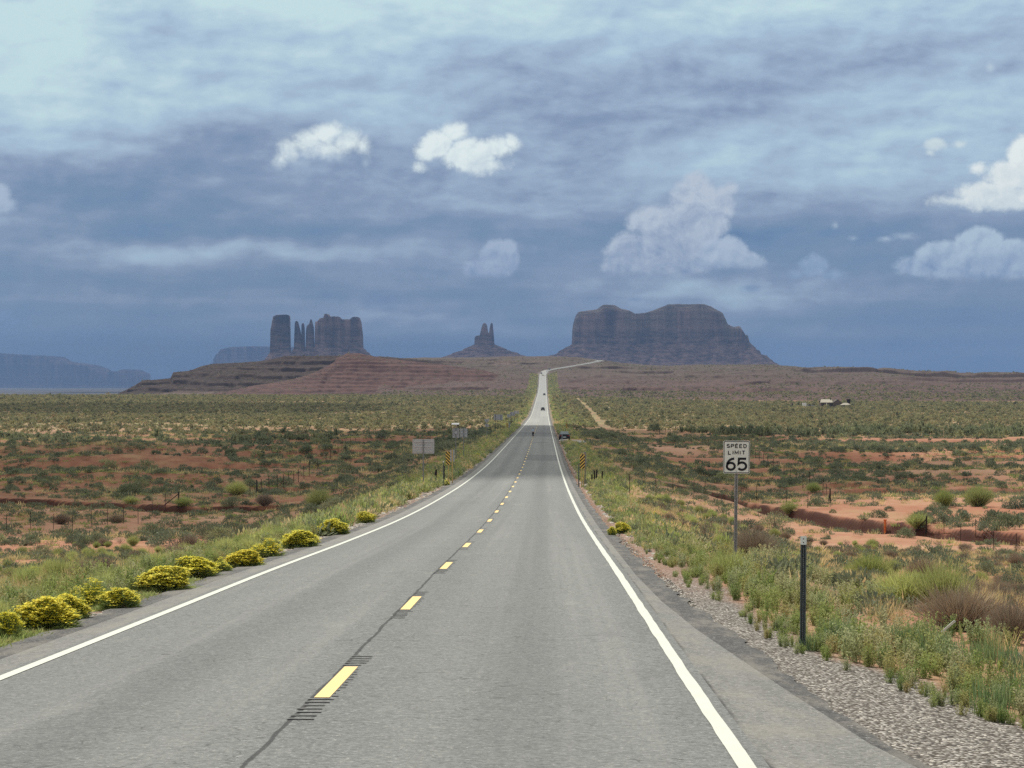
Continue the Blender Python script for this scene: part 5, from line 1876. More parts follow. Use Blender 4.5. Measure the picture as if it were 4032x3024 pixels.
def text_mesh(mb, s, cx, z0, h, cw, gap, pen, y, m=0):
    ws = [cw * (0.28 if ch == 'I' else 1.12 if ch == 'M' else 1.0) for ch in s]
    tot = sum(ws) + gap * (len(s) - 1)
    x = cx - tot / 2
    for ch, w in zip(s, ws):
        for st in GL[ch]:
            pts = [(x + px * w, z0 + py * (h - pen) + pen / 2) for px, py in st]
            L, R = [], []
            for i, p in enumerate(pts):
                a, b = pts[max(i - 1, 0)], pts[min(i + 1, len(pts) - 1)]
                if i and i < len(pts) - 1:
                    d0 = Vector((p[0] - a[0], p[1] - a[1])).normalized()
                    d1 = Vector((b[0] - p[0], b[1] - p[1])).normalized()
                    t = (d0 + d1).normalized()
                    k = 1 / max(0.45, t.dot(d0))
                else:
                    t = Vector((b[0] - a[0], b[1] - a[1])).normalized()
                    k = 1
                e = 0.0
                if i == 0: e = -pen / 2 * (ch in 'EPLTDM' and 1 or 0)
                if i == len(pts) - 1: e = pen / 2 * (ch in 'EPLTDM' and 1 or 0)
                q = Vector(p) + t * e * 0.0
                nrm = Vector((-t.y, t.x)) * pen / 2 * k
                L.append(q + nrm)
                R.append(q - nrm)
            for i in range(len(pts) - 1):
                mb.face([(L[i].x, y, L[i].y), (R[i].x, y, R[i].y), (R[i + 1].x, y, R[i + 1].y), (L[i + 1].x, y, L[i + 1].y)], m)
        x += w + gap


def posthole(mb, x0, x1, y, z0, z1, step, r=0.006):
    z = z0
    while z < z1:
        mb.face([(x0 - r, y, z - r), (x0 + r, y, z - r), (x0 + r, y, z + r), (x0 - r, y, z + r)])
        z += step


def upost(mb, w, d, z0, z1, t=0.004):
    """U-channel post with flanges, open side towards -y"""
    prof = [(-w / 2 - .016, 0), (-w / 2, 0), (-w / 2 + .012, d), (w / 2 - .012, d), (w / 2, 0), (w / 2 + .016, 0)]
    for i in range(len(prof) - 1):
        (xa, ya), (xb, yb) = prof[i], prof[i + 1]
        n = Vector((yb - ya, -(xb - xa))).normalized() * t / 2
        k = len(mb.v)
        for z in (z0, z1):
            mb.v += [(xa + n.x, ya + n.y, z), (xb + n.x, yb + n.y, z), (xb - n.x, yb - n.y, z), (xa - n.x, ya - n.y, z)]
        for q in ((0, 1, 5, 4), (1, 2, 6, 5), (2, 3, 7, 6), (3, 0, 4, 7), (4, 5, 6, 7), (3, 2, 1, 0)):
            mb.f.append(tuple(k + j for j in q))
            mb.m.append(0)


# --- speed limit sign
def speed_sign():
    d = 52.1
    x = (2895 - CX) / F * d
    zt, zb = EYE + (HY - 1735) / F * d, EYE + (HY - 1864) / F * d
    g = gz(x, d)
    r = thing("speed_limit_sign", (x, d, g), "white speed limit 65 sign with black border on a grey post", "road sign")
    r.rotation_euler[1] = math.radians(0.6)
    w, h = 0.61, zt - zb
    zc = (zt + zb) / 2 - g
    mb = MB()
    mb.plate(rrect(w, h, .035, cz=zc), -0.035, -0.032)
    mb.build("panel", M_SIGNW, r)
    mb = MB()
    o, i2 = rrect(w - .022, h - .022, .03, cz=zc), rrect(w - .052, h - .052, .018, cz=zc)
    for a in range(len(o)):
        b = (a + 1) % len(o)
        mb.face([(o[a][0], -.0375, o[a][1]), (o[b][0], -.0375, o[b][1]), (i2[b][0], -.0375, i2[b][1]), (i2[a][0], -.0375, i2[a][1])])
    mb.build("border", M_BLACK, r)
    mb = MB()
    T0 = zc + h / 2
    text_mesh(mb, "SPEED", 0, T0 - .170, .095, .074, .022, .020, -.038)
    text_mesh(mb, "LIMIT", 0, T0 - .323, .098, .074, .030, .020, -.038)
    mb.build("lettering", M_BLACK, r)
    mb = MB()
    text_mesh(mb, "65", 0, T0 - .690, .305, .215, .045, .052, -.038)
    mb.build("numerals", M_BLACK, r)
    mb = MB()
    upost(mb, .045, .03, -0.5, T0 - .05)
    mb.build("post", M_GALV, r)
    mb = MB()
    for zz in (T0 - .06, zc - h / 2 + .055):
        mb.tube([(0, -.045, zz), (0, -.036, zz)], .009, 8)
    mb.build("bolt", M_GALV, r)


speed_sign()


# --- slim delineator post by the gravel
def delineator():
    x, y, z = P(3160, 2560)
    z = gz(x, y)
    h = 447 / F * y
    r = thing("delineator_post", (x, y, z), "slim dark perforated steel post with small plate, standing at the gravel edge", "marker post")
    r.rotation_euler = (0, math.radians(0.5), math.radians(-8))
    mb = MB()
    upost(mb, .042, .028, -0.35, h)
    mb.build("post", M_STEELD, r)
    mb = MB()
    posthole(mb, 0, 0, .024, .12, h - .15, .0254, .0045)
    mb.build("perforations", M_GALV, r)
    mb = MB()
    mb.plate(rrect(.076, .105, .012, 3, cz=h - .048), -0.008, -0.003)
    mb.build("plate", M_SIGNW, r)
    mb = MB()
    for zz in (h - .028, h - .072):
        mb.tube([(0, -.012, zz), (0, -.0085, zz)], .007, 8)
    mb.build("bolt", M_BLACK, r)


delineator()


# --- signs seen from behind on the left verge
def sign_back(px, y0p, y1p, w_px, d, label, posts=1, ribs=3, base=None, panel=None, rz=0.0, extra=None, group=None, postmat=None):
    x = (px - CX) / F * d
    g = gz(x, d)
    zt, zb = EYE + (HY - y0p) / F * d, EYE + (HY - y1p) / F * d
    w = w_px / F * d
    r = thing("road_sign", (x, d, g), label, "road sign", group, math.radians(rz))
    zt -= g
    zb -= g
    mb = MB()
    mb.plate(panel(w, zt, zb) if panel else rrect(w, zt - zb, .04, cz=(zt + zb) / 2), 0.03, 0.034)
    mb.build("panel", M_ALU, r)
    for k in range(ribs):
        zz = zb + (zt - zb) * (k + .5) / ribs if ribs > 1 else (zb + zt) / 2
        for s in (-1, 1):
            mb = MB()
            mb.box(min(s * .03, s * w * .44), max(s * .03, s * w * .44), 0.0, 0.03, zz - .035, zz + .035)
            mb.build("stiffener", M_ALUCH, r, bevel=.006)
    for k in range(posts):
        xx = 0 if posts == 1 else (-w * .3 if k == 0 else w * .3)
        mb = MB()
        upost(mb, .05, .032, -.4, zt - .02)
        o = mb.build("post", postmat or M_GALV, r)
        o.location = (xx, -.035, 0)
        o.rotation_euler = (0, 0, 0)
    return r, zt, zb, w


sign_back(1667, 1729, 1786, 86, 148, "large aluminium sign back with six bright stiffeners, nearest sign on the left", 1, 3)
r, zt, zb, w = sign_back(1795, 1686, 1724, 27, 240, "sign back carrying a solar panel on top and a round box", 1, 0)
mb = MB(); mb.tube([(0, 0, zt), (0, 0, zt + .28), (.28, 0, zt + .3), (.28, 0, zt + .5)], .035, 8); mb.build("mast", M_GALV, r)
mb = MB(); mb.box(-.42, .36, -.35, .35, zt + .52, zt + .56); o = mb.build("solar_panel", M_ALUCH, r); o.rotation_euler[0] = math.radians(12)
o.location = (0, .12, .02)
mb = MB(); mb.box(.14, .32, -.08, .08, zt + .18, zt + .5); mb.build("battery_box", M_BLACK, r, bevel=.01)
mb = MB(); mb.plate([(.17 * math.cos(math.radians(22.5 + 45 * i)), zb + .58 + .17 * math.sin(math.radians(22.5 + 45 * i))) for i in range(8)], -.12, -.04); mb.build("beacon", M_ALUCH, r)
sign_back(1826, 1687, 1722, 29, 252, "square aluminium sign back just right of the solar powered sign", 1, 3)
tri = lambda w, zt, zb: [(0, zb), (w / 2, zt - .05), (w / 2 - .05, zt), (-w / 2 + .05, zt), (-w / 2, zt - .05)]
r, zt, zb, w = sign_back(1917, 1650, 1668, 22, 370, "small inverted triangle sign back with a plate below", 1, 0, panel=tri)
mb = MB(); mb.box(-.3, .3, .03, .034, zb - .50, zb - .06); mb.build("plaque", M_ALU, r)
mb = MB(); mb.box(-.3, -.04, 0, .028, zb - .26, zb - .20); mb.box(.04, .3, 0, .028, zb - .26, zb - .20); mb.build("stiffener", M_ALUCH, r)
sign_back(1962, 1632, 1654, 35, 490, "wide two-post sign back farther along the left verge", 2, 3, postmat=M_STEELD)
sign_back(2003, 1631, 1644, 13, 560, "small pale sign back between the wide sign and the farthest group", 1, 2)
sign_back(2018, 1622, 1637, 20, 600, "two-post sign back in the far cluster, middle one", 2, 3, postmat=M_STEELD)
sign_back(2033, 1617, 1629, 20, 680, "farthest two-post sign back at the left verge", 2, 3, postmat=M_STEELD)


# --- striped object markers on yellow posts
def object_marker(px, y0p, y1p, basep, d, side, label, posts=1):
    x = (px - CX) / F * d
    g = gz(x, d)
    zt, zb = EYE + (HY - y0p) / F * d - g, EYE + (HY - y1p) / F * d - g
    r = thing("object_marker", (x, d, g), label, "road sign", "striped bridge end markers")
    mb = MB()
    mb.plate(rrect(.31, zt - zb, .02, 3, cz=(zt + zb) / 2), -.012, -.008)
    mb.build("panel", striped("striped sheeting", 1.0 if side < 0 else -1.0), r)
    for xx in ([0.03] if posts == 1 else [-.055, .075]):
        mb = MB()
        mb.box(xx - .032, xx + .032, 0, .07, -.5, zt + (.03 if posts == 1 else .10))
        mb.build("post", M_WOODY, r)


object_marker(1764, 1778, 1830, 1870, 155, -1, "yellow and black striped marker on the left of the road, nearer one")
object_marker(2293, 1790, 1845, 1897, 148, 1, "yellow and black striped marker on the right of the road, nearer one, two posts", 2)
object_marker(1997, 1665, 1683, 1704, 440, -1, "small far striped marker left of the road")
object_marker(2231, 1668, 1686, 1700, 430, 1, "small far striped marker behind the parked dark car")


def board(px, y0p, y1p, basep, wp, d, label, mat):
    x = (px - CX) / F * d
    g = gz(x, d)
    r = thing("road_sign", (x, d, g), label, "road sign")
    zt, zb = EYE + (HY - y0p) / F * d - g, EYE + (HY - y1p) / F * d - g
    mb = MB(); mb.plate(rrect(wp / F * d, zt - zb, .02, 3, cz=(zt + zb) / 2), .04, .045); mb.build("panel", M_ALU, r)
    mb = MB(); mb.box(-.035, .035, -.03, .038, -.5, zt - .01); mb.build("post", mat, r)


board(1781, 1771, 1818, 1862, 17, 158, "grey back of a marker board on a yellow post beside the left striped marker", M_WOODY)
board(2304, 1780, 1835, 1900, 9, 156, "narrow grey board back standing behind the right striped marker", M_WOODG)
board(2006, 1664, 1683, 1700, 6, 452, "tiny board back just right of the far left striped marker", M_WOODG)


# --- small posts near the markers, orange marker, white-topped stake
def stake(px, ytop, ybase, wpx, label, mat, name="marker_post", cat="post", d=None, lean=0.0, top=None, group=None):
    if d is None:
        x, y, z = P(px, ybase)
    else:
        x, y = (px - CX) / F * d, d
        z = gz(x, y)
    h = max(0.4, EYE + (HY - ytop) / F * y - z)
    r = thing(name, (x, y, z), label, cat, group)
    r.rotation_euler = (0, lean, 0)
    w = max(.03, wpx / F * y / 2)
    mb = MB()
    mb.tube([(0, 0, -.3), (0, 0, h * .5), (0.004, 0, h)], [w, w * .96, w * .9], 8)
    mb.build("post", mat, r)
    if top:
        mb = MB()
        mb.tube([(0, 0, h), (0, 0, h + .10)], w * 1.25, 8)
        mb.build("cap", top, r)


stake(2279, 1825, 1872, 5, "dark leaning post left of the right striped marker", M_STEELD, d=150)
stake(1746, 1821, 1840, 3, "small white-topped stake near the left striped marker", M_STEELD, d=152, top=M_WHITEP)
stake(3485, 2050, 2100, 10, "short orange plastic marker post on the right beyond the slim post", M_ORANGE, top=M_ORANGE)
stake(2213, 1710, 1735, 3, "small delineator in front of the parked dark car", M_GALV, d=372)
stake(1956, 1712, 1728, 3, "thin brown stake on the left verge, left of the walking person", M_WOODG, d=380)


# --- fences
def fence(label, pts, hts, braces=(), wires=4, name="wire_fence", lean_seed=0):
    """pts: photo pixels of the post feet; heights in metres"""
    P3 = [P(*p) if len(p) == 2 else (p[0], p[1], gz(p[0], p[1])) for p in pts]
    c = P3[0]
    r = thing(name, (c[0], c[1], c[2]), label, "fence")
    rg = random.Random(len(pts) * 7 + lean_seed)
    tops = []
    for i, (x, y, z) in enumerate(P3):
        h = hts[i] if isinstance(hts, (list, tuple)) else hts
        lx, ly = rg.uniform(-.05, .05), rg.uniform(-.05, .05)
        mb = MB()
        b = Vector((x - c[0], y - c[1], z - c[2]))
        t = b + Vector((lx, ly, h))
        wd = i in braces
        rad = (.06 if wd else .022) * (1 + 0.5 * (y > 220 and not wd))
        mb.tube([b - Vector((0, 0, .3)), b, t], rad, 8 if wd else 5)
        mb.build("post", M_WOODD if wd else M_RUST, r)
        tops.append((b, t))
        if wd:
            q = Vector((P3[min(i + 1, len(P3) - 1)][0], P3[min(i + 1, len(P3) - 1)][1], 0)) - Vector((P3[max(i - 1, 0)][0], P3[max(i - 1, 0)][1], 0))
            q = q.normalized()
            mb = MB()
            mb.tube([b - q * 1.3 + Vector((0, 0, .05)), b + (t - b) * .85], .04, 6)
            mb.build("brace", M_WOODD, r)
    for k in range(wires):
        f = .25 + .7 * k / max(wires - 1, 1)
        mb = MB()
        for (b0, t0), (b1, t1) in zip(tops[:-1], tops[1:]):
            mb.tube([b0 + (t0 - b0) * f, b1 + (t1 - b1) * f], .0035, 4, cap=False)
        mb.build("wire", M_WIRE, r)


def run(a, b, n):
    return [(a[0] + (b[0] - a[0]) * i / (n - 1), a[1] + (b[1] - a[1]) * i / (n - 1)) for i in range(n)]


LN = P(27, 2097)
fence("wire fence of dark steel posts across the red ground at the left", [(-60, 2101), (27, 2097), (121, 2083), (210, 2089), (285, 2094), (359, 2076), (424, 2068), (486, 2062), (544, 2063), (599, 2030), (651, 2014), (702, 2001)],
      1.25, braces=(11,), lean_seed=1)
fence("farther fence climbing from the pale bush to the dark left field", [(956, 2005), (984, 1954), (1012, 1947), (1030, 1940), (1060, 1934), (1092, 1927), (1116, 1922), (1137, 1913), (1157, 1907), (1175, 1900), (1197, 1886), (1218, 1876), (1250, 1850),
      (1283, 1824), (1302, 1808), (1316, 1798), (1332, 1790), (1346, 1780), (1361, 1771), (1380, 1760), (1400, 1750), (1430, 1732), (1464, 1712), (1500, 1700)], 1.35, braces=(2,), lean_seed=2)
fence("cross fence of steel posts running from the road towards the right corner post", [(2480, 1950), (2535, 1930), (2583, 1962), (2650, 1945), (2732, 1957), (2775, 1958), (2919, 1964), (2978, 1972), (3097, 1990), (3180, 2000), (3269, 1984)],
      1.35, braces=(10,), lean_seed=3)
fence("long fence receding over the pink field behind the speed sign", [(3256, 1962), (3240, 1948), (3188, 1912), (3161, 1924), (3135, 1909), (3111, 1895), (3087, 1876), (3064, 1862), (3044, 1850), (3023, 1838), (3006, 1826), (2990, 1812),
      (2975, 1804), (2955, 1796), (2930, 1790), (2900, 1782), (2870, 1776), (2840, 1768), (2815, 1763), (2790, 1758), (2765, 1753), (2740, 1748), (2722, 1744)], 1.35, lean_seed=4)
fence("sagging fence with a pale braced wooden post at the right edge", [(3646, 2114), (3717, 2100), (3781, 2138), (3842, 2117), (3913, 2176), (4000, 2190), (4080, 2215)], 1.3, braces=(0,), lean_seed=5)
fence("far fence posts above the dark thicket on the right", [(2597, 1716), (2620, 1712), (2640, 1709), (2660, 1707), (2680, 1705)], 1.6, braces=(0,), lean_seed=6)


def hbrace(pxs, label, d):
    r = None
    for k, (px, yt, yb, lean) in enumerate(pxs):
        x = (px - CX) / F * d
        if r is None:
            x0, g0 = x, gz(x, d)
            r = thing("fence_end_brace", (x0, d, g0), label, "fence")
        h = EYE + (HY - yt) / F * d - g0
        hb = EYE + (HY - yb) / F * d - g0
        mb = MB()
        mb.tube([(x - x0 + lean, k * .25, min(hb, 0) - .2), (x - x0, k * .25, h)], .055, 7)
        mb.build("post", M_WOODD, r)


hbrace([(2331, 1868, 1897, 0), (2341, 1853, 1912, 0), (2351, 1850, 1912, -.06), (2374, 1857, 1920, -.10)], "cluster of black fence stakes right of the right striped marker", 158)
hbrace([(1718, 1848, 1895, 0), (1748, 1835, 1874, 0), (1716, 1852, 1900, -.22)], "dark fence end posts left of the left striped marker", 155)


# --- cars
def car(d, px, facing, col, label, L=4.6, W=1.86, H=1.42, glass=None, suv=False, driver=True, yawoff=0.0, zoff=0.0, x=None):
    """facing -1: seen from behind, +1: coming towards the camera"""
    x = (px - CX) / F * d if x is None else x
    k = np.argmin(np.abs(RC[:, 1] - d))
    t = RC[min(k + 1, len(RC) - 1)] - RC[max(k - 1, 0)]
    yaw = -math.atan2(t[0], t[1]) + yawoff
    zz = gz(x, d) if abs(x - road_x0(d)) > 4.4 and d < 2600 else float(np.interp(d, RC[:, 1], RC[:, 2]))
    r = thing("car", (x, d, zz + zoff), label, "car", None, yaw + (math.pi if facing > 0 else 0))
    r.rotation_euler[0] = 0.0
    M = simple("car paint", col, 0.22, 0.3, 0.6, 0.05)
    hw, hl = W / 2, L / 2
    if suv:
        st = [(-hl, .42, .80, .86), (-hl + .08, .25, .98, .93), (-hl * .5, .2, 1.02, 1), (0, .2, 1.0, 1), (hl * .45, .2, .98, 1), (hl * .8, .25, .88, .95), (hl, .4, .70, .82)]
        gl = [(-hl + .12, 1.0, .80), (-hl + .32, H, .70), (-.2, H + .02, .70), (.55, H - .04, .70), (hl * .5, .98, .84)]
    else:
        st = [(-hl, .42, .86, .84), (-hl + .10, .26, 1.02, .93), (-hl * .55, .2, 1.00, 1), (0, .2, .92, 1), (hl * .42, .2, .90, 1), (hl * .8, .24, .76, .95), (hl, .40, .60, .80)]
        gl = [(-hl + .38, 1.0, .80), (-hl * .38, H - .03, .66), (-.25, H, .66), (.25, H - .04, .67), (hl * .42, .90, .84)]
    mb = MB()
    rings = []
    for yy, z0, z1, k_ in st:
        w = hw * k_
        ring = [(-w * .92, yy, z0), (-w, yy, z0 + .12), (-w * 1.0, yy, z0 + (z1 - z0) * .62), (-w * .93, yy, z1 - .02), (-w * .6, yy, z1 + .02), (w * .6, yy, z1 + .02), (w * .93, yy, z1 - .02),
                (w * 1.0, yy, z0 + (z1 - z0) * .62), (w, yy, z0 + .12), (w * .92, yy, z0)]
        rings.append(len(mb.v))
        mb.v += ring
    n = 10
    for a, b in zip(rings[:-1], rings[1:]):
        for j in range(n):
            mb.f.append((a + j, a + (j + 1) % n, b + (j + 1) % n, b + j))
            mb.m.append(0)
    mb.f += [tuple(rings[0] + j for j in range(n)), tuple(rings[-1] + j for j in range(n))[::-1]]
    mb.m += [0, 0]
    mb.build("body", M, r, smooth=False)
    # roof and pillars
    mb = MB()
    rr = []
    for yy, z, k_ in gl:
        w = hw * k_
        rr.append(len(mb.v))
        mb.v += [(-w, yy, z), (w, yy, z), (-w * 1.0, yy, z - .03), (w * 1.0, yy, z - .03)]
    for i in (1, 2):
        a, b = rr[i], rr[i + 1]
        mb.f.append((a, a + 1, b + 1, b))
        mb.m.append(0)
    for s in (0, 1):
        for i in range(4):
            pass
    mb.v = mb.v
    mb.build("roof", M, r)
    mb = MB()
    (ya, za, ka), (yb, zb2, kb), (yc, zc2, kc), (yd, zd2, kd), (ye, ze2, ke) = gl
    e = .004
    def gp(yy, z, k_): return (hw * k_, yy, z)
    mb.face([(-hw * ka, ya, za - .03), (hw * ka, ya, za - .03), (hw * kb, yb, zb2), (-hw * kb, yb, zb2)])
    mb.build("rear_window", glass or M_GLASSD, r)
    mb = MB()
    mb.face([(-hw * ke, ye, ze2 - .03), (hw * ke, ye, ze2 - .03), (hw * kd, yd, zd2), (-hw * kd, yd, zd2)])
    mb.build("windscreen", M_GLASSD, r)
    for s in (-1, 1):
        mb = MB()
        mb.face([(s * hw * .92, ya, .93), (s * hw * kb, yb, zb2), (s * hw * kc, yc, zc2), (s * hw * kd, yd, zd2), (s * hw * .92, ye, .88)])
        mb.build("side_window", M_GLASSD, r)
    for s in (-1, 1):
        for yy in (-hl * .60, hl * .62):
            mb = MB()
            mb.tube([(s * (hw - .22), yy, .33), (s * (hw + .01), yy, .33)], .33, 18)
            w_ = mb.build("wheel", M_RUBBER, r)
            mb = MB()
            mb.tube([(s * (hw + .005), yy, .33), (s * (hw + .02), yy, .33)], .20, 14)
            mb.build("rim", M_RIM, w_)
    for s in (-1, 1):
        mb = MB(); mb.box(s * hw * .50 if s > 0 else -hw * .86, hw * .86 if s > 0 else -hw * .50, -hl - .015, -hl + .12, .70, .84); mb.build("tail_light", M_LAMP, r)
        mb = MB(); mb.box(s * hw * .50 if s > 0 else -hw * .80, hw * .80 if s > 0 else -hw * .50, hl - .16, hl + .01, .50, .62); mb.build("headlight", M_HEAD, r)
        mb = MB(); mb.box(min(s * hw * .93, s * (hw + .18)), max(s * hw * .93, s * (hw + .18)), hl * .30, hl * .38, .93, 1.07); mb.build("mirror", M, r, bevel=.02)
    mb = MB(); mb.box(-.26, .26, -hl - .02, -hl + .05, .50, .62); mb.build("number_plate", M_WHITEP, r)
    mb = MB(); mb.box(-hw * .8, hw * .8, -hl - .03, -hl + .3, .30, .44); mb.build("bumper", M_BLACK, r, bevel=.03)
    return r


# turnout beside the road where the dark car waits
def turnout():
    x, y, z = P(2240, 1738)
    m = asphalt_mat("turnout gravel", (0.22, 0.21, 0.195), (0.36, 0.34, 0.31), 0.5, True)
    yy = np.linspace(y - 9, y + 16, 30)
    V, Q = [], []
    for i, a in enumerate(yy):
        w = 9.5 * math.sin(math.pi * i / 29) ** .35 if 0 < i < 29 else .5
        for j in range(9):
            xx = float(road_x0(a)) + 4.3 + w * j / 8
            V.append((xx, a, gz(xx, a) + .05))
    for i in range(29):
        for j in range(8):
            k = i * 9 + j
            Q.append((k, k + 1, k + 10, k + 9))
    tag(link("turnout", np_mesh("turnout", V, Q, mats=[m])), kind='structure')


turnout()
car(377, 2222, -1, (0.012, 0.014, 0.018), "dark sedan parked beside the road on the right, seen from behind", glass=M_GLASSL, zoff=.06)
xr_ = lambda d, o: float(road_x0(d)) + o
car(1090, 0, -1, (0.015, 0.017, 0.02), "black car driving away in the right lane, nearest moving car", suv=True, H=1.62, x=xr_(1090, 1.2))
car(1790, 0, -1, (0.012, 0.012, 0.014), "black car farther up the road, just below the bend line", suv=True, H=1.6, x=xr_(1790, 1.8))
car(2655, 0, 1, (0.02, 0.02, 0.02), "tiny dark car coming down in the left lane near the bend", suv=True, H=1.7, x=xr_(2655, -1.7))
_k = np.argmin(np.abs(RC[:, 1] - 2768))
car(RC[_k][1], 0, 1, (0.015, 0.015, 0.015), "tiny dark car on the slanting road above the bend", suv=True, H=1.7, x=float(RC[_k][0]) - 1.6)


# --- person standing on the centre line, taking a picture of the road ahead
def person():
    d = 402.0
    x = (2099 - CX) / F * d
    z = float(np.interp(d, RC[:, 1], RC[:, 2]))
    root = thing("person", (x, d, z), "person in pale blue top and dark trousers standing on the centre line, arms raised", "person")
    skin = simple("skin", (0.42, 0.25, 0.18), 0.6)
    shirt = simple("pale blue shirt", (0.42, 0.52, 0.62), 0.8)
    trous = simple("navy trousers", (0.012, 0.014, 0.03), 0.85)
    hair = simple("dark brown hair", (0.02, 0.014, 0.01), 0.6)
    shoe = simple("pale shoes", (0.45, 0.38, 0.34), 0.7)

    def skinmesh(name, verts, edges, rad, mats, root_i=0, matf=None, sub=1):
        me = bpy.data.meshes.new(name)
        me.from_pydata(verts, edges, [])
        o = link(name, me)
        sk = o.modifiers.new("skin", 'SKIN')
        sk.use_smooth_shade = True
        sk.branch_smoothing = 0.6
        for i, v in enumerate(me.skin_vertices[0].data):
            v.radius = rad[i] if isinstance(rad[i], tuple) else (rad[i], rad[i])
            v.use_root = (i == root_i)
        s = o.modifiers.new("sub", 'SUBSURF')
        s.levels = s.render_levels = sub
        dg = bpy.context.evaluated_depsgraph_get()
        dg.update()
        nm = bpy.data.meshes.new_from_object(o.evaluated_get(dg))
        bpy.data.objects.remove(o)
        nm.materials.clear()
        for mm in mats:
            nm.materials.append(mm)
        if matf:
            for p in nm.polygons:
                p.material_index = matf(p.center)
        return link(name, nm, root)

    v, e, r = [], [], []
    def add(p, rad, to=None):
        v.append(p); r.append(rad)
        if to is not None: e.append((to, len(v) - 1))
        return len(v) - 1
    pel = add((0, 0, .92), (.145, .10))
    w = add((0, .0, 1.08), (.125, .085), pel)
    ch = add((0, .01, 1.27), (.15, .10), w)
    sh = add((0, .0, 1.41), (.10, .08), ch)
    nk = add((0, .01, 1.48), (.052, .055), sh)
    hd = add((0, .03, 1.56), (.072, .085), nk)
    tp = add((0, .02, 1.66), (.066, .080), hd)
    add((0, .125, 1.575), (.012, .012), hd)      # nose, on the far side
    for s in (-1, 1):
        add((s * .078, .02, 1.575), (.012, .016), hd)   # ears
        a = add((s * .19, 0, 1.40), (.055, .055), sh)
        el = add((s * .27, .16, 1.27), (.042, .042), a)
        wr = add((s * .10, .33, 1.47), (.026, .030), el)
        pm = add((s * .075, .36, 1.53), (.034, .018), wr)
        for k, (dx, l) in enumerate([(-.030, .072), (-.010, .082), (.010, .078), (.030, .062)]):
            k1 = add((s * .075 + dx, .375, 1.575), (.0095, .0095), pm)
            k2 = add((s * (.075 - .012) + dx, .40, 1.575 + l * .45), (.0085, .0085), k1)
            add((s * (.075 - .03) + dx, .395, 1.575 + l * .72), (.007, .007), k2)
        t1 = add((s * .045, .365, 1.535), (.011, .011), pm)
        add((s * .022, .375, 1.565), (.009, .009), t1)
        hp = add((s * .095, 0, .84), (.098, .105), pel)
        kn = add((s * .11, .02 + (.03 if s > 0 else 0), .48), (.062, .066), hp)
        an = add((s * .10, -.01 if s < 0 else .07, .10), (.040, .045), kn)
        ft = add((s * .11, .07 if s < 0 else .15, .035), (.040, .034), an)
        add((s * .12, .15 if s < 0 else .22, .028), (.034, .024), ft)
    def mf(c):
        return 0
    skinmesh("body", v, e, r, [skin], 0, mf, 2)
    # clothes follow the body a little outside it
    v, e, r = [], [], []
    p0 = add((0, 0, .93), (.160, .115)); p1 = add((0, 0, 1.09), (.140, .10), p0); p2 = add((0, .01, 1.27), (.168, .115), p1); p3 = add((0, 0, 1.40), (.115, .092), p2)
    for s in (-1, 1):
        a = add((s * .19, 0, 1.395), (.070, .070), p3)
        add((s * .25, .11, 1.31), (.058, .058), a)
    skinmesh("shirt", v, e, r, [shirt], 0, None, 2)
    v, e, r = [], [], []
    p0 = add((0, 0, .94), (.152, .112))
    for s in (-1, 1):
        hp = add((s * .095, 0, .84), (.110, .118), p0)
        kn = add((s * .11, .02 + (.03 if s > 0 else 0), .48), (.076, .080), hp)
        add((s * .10, -.01 if s < 0 else .065, .15), (.058, .062), kn)
    skinmesh("trousers", v, e, r, [trous], 0, None, 2)
    v, e, r = [], [], []
    h0 = add((0, -.01, 1.66), (.078, .088)); h1 = add((0, -.035, 1.58), (.082, .070), h0); add((0, -.06, 1.47), (.06, .035), h1)
    skinmesh("hair", v, e, r, [hair], 0, None, 2)
    for s in (-1, 1):
        v, e, r = [], [], []
        yb = -.03 if s < 0 else .05
        a = add((s * .10, yb, .05), (.048, .045)); b = add((s * .11, yb + .11, .042), (.050, .040), a); add((s * .12, yb + .21, .034), (.042, .032), b)
        skinmesh("shoe", v, e, r, [shoe], 0, None, 2)
    ph = MB()
    ph.box(-.075, .075, -.005, .005, -.038, .038)
    o = ph.build("phone", M_BLACK, bevel=.003)
    o.location = (x, d + .402, z + 1.60)
    tag(o, "dark phone held up at arm's length by the person on the road", "phone")


person()


# --- homestead on the right plain
M_WALL = simple("brown plank wall", (0.14, 0.11, 0.09), 0.9, 0, .1, .2, 1.5)
M_ROOF = simple("pale tin roof", (0.30, 0.27, 0.21), 0.6, .2, .3, .1, 1)
M_ROOFD = simple("dark shingle roof", (0.09, 0.075, 0.065), 0.9)
D_H = 1300.0


def at(px, py, d):
    return (px - CX) / F * d, EYE + (HY - py) / F * d


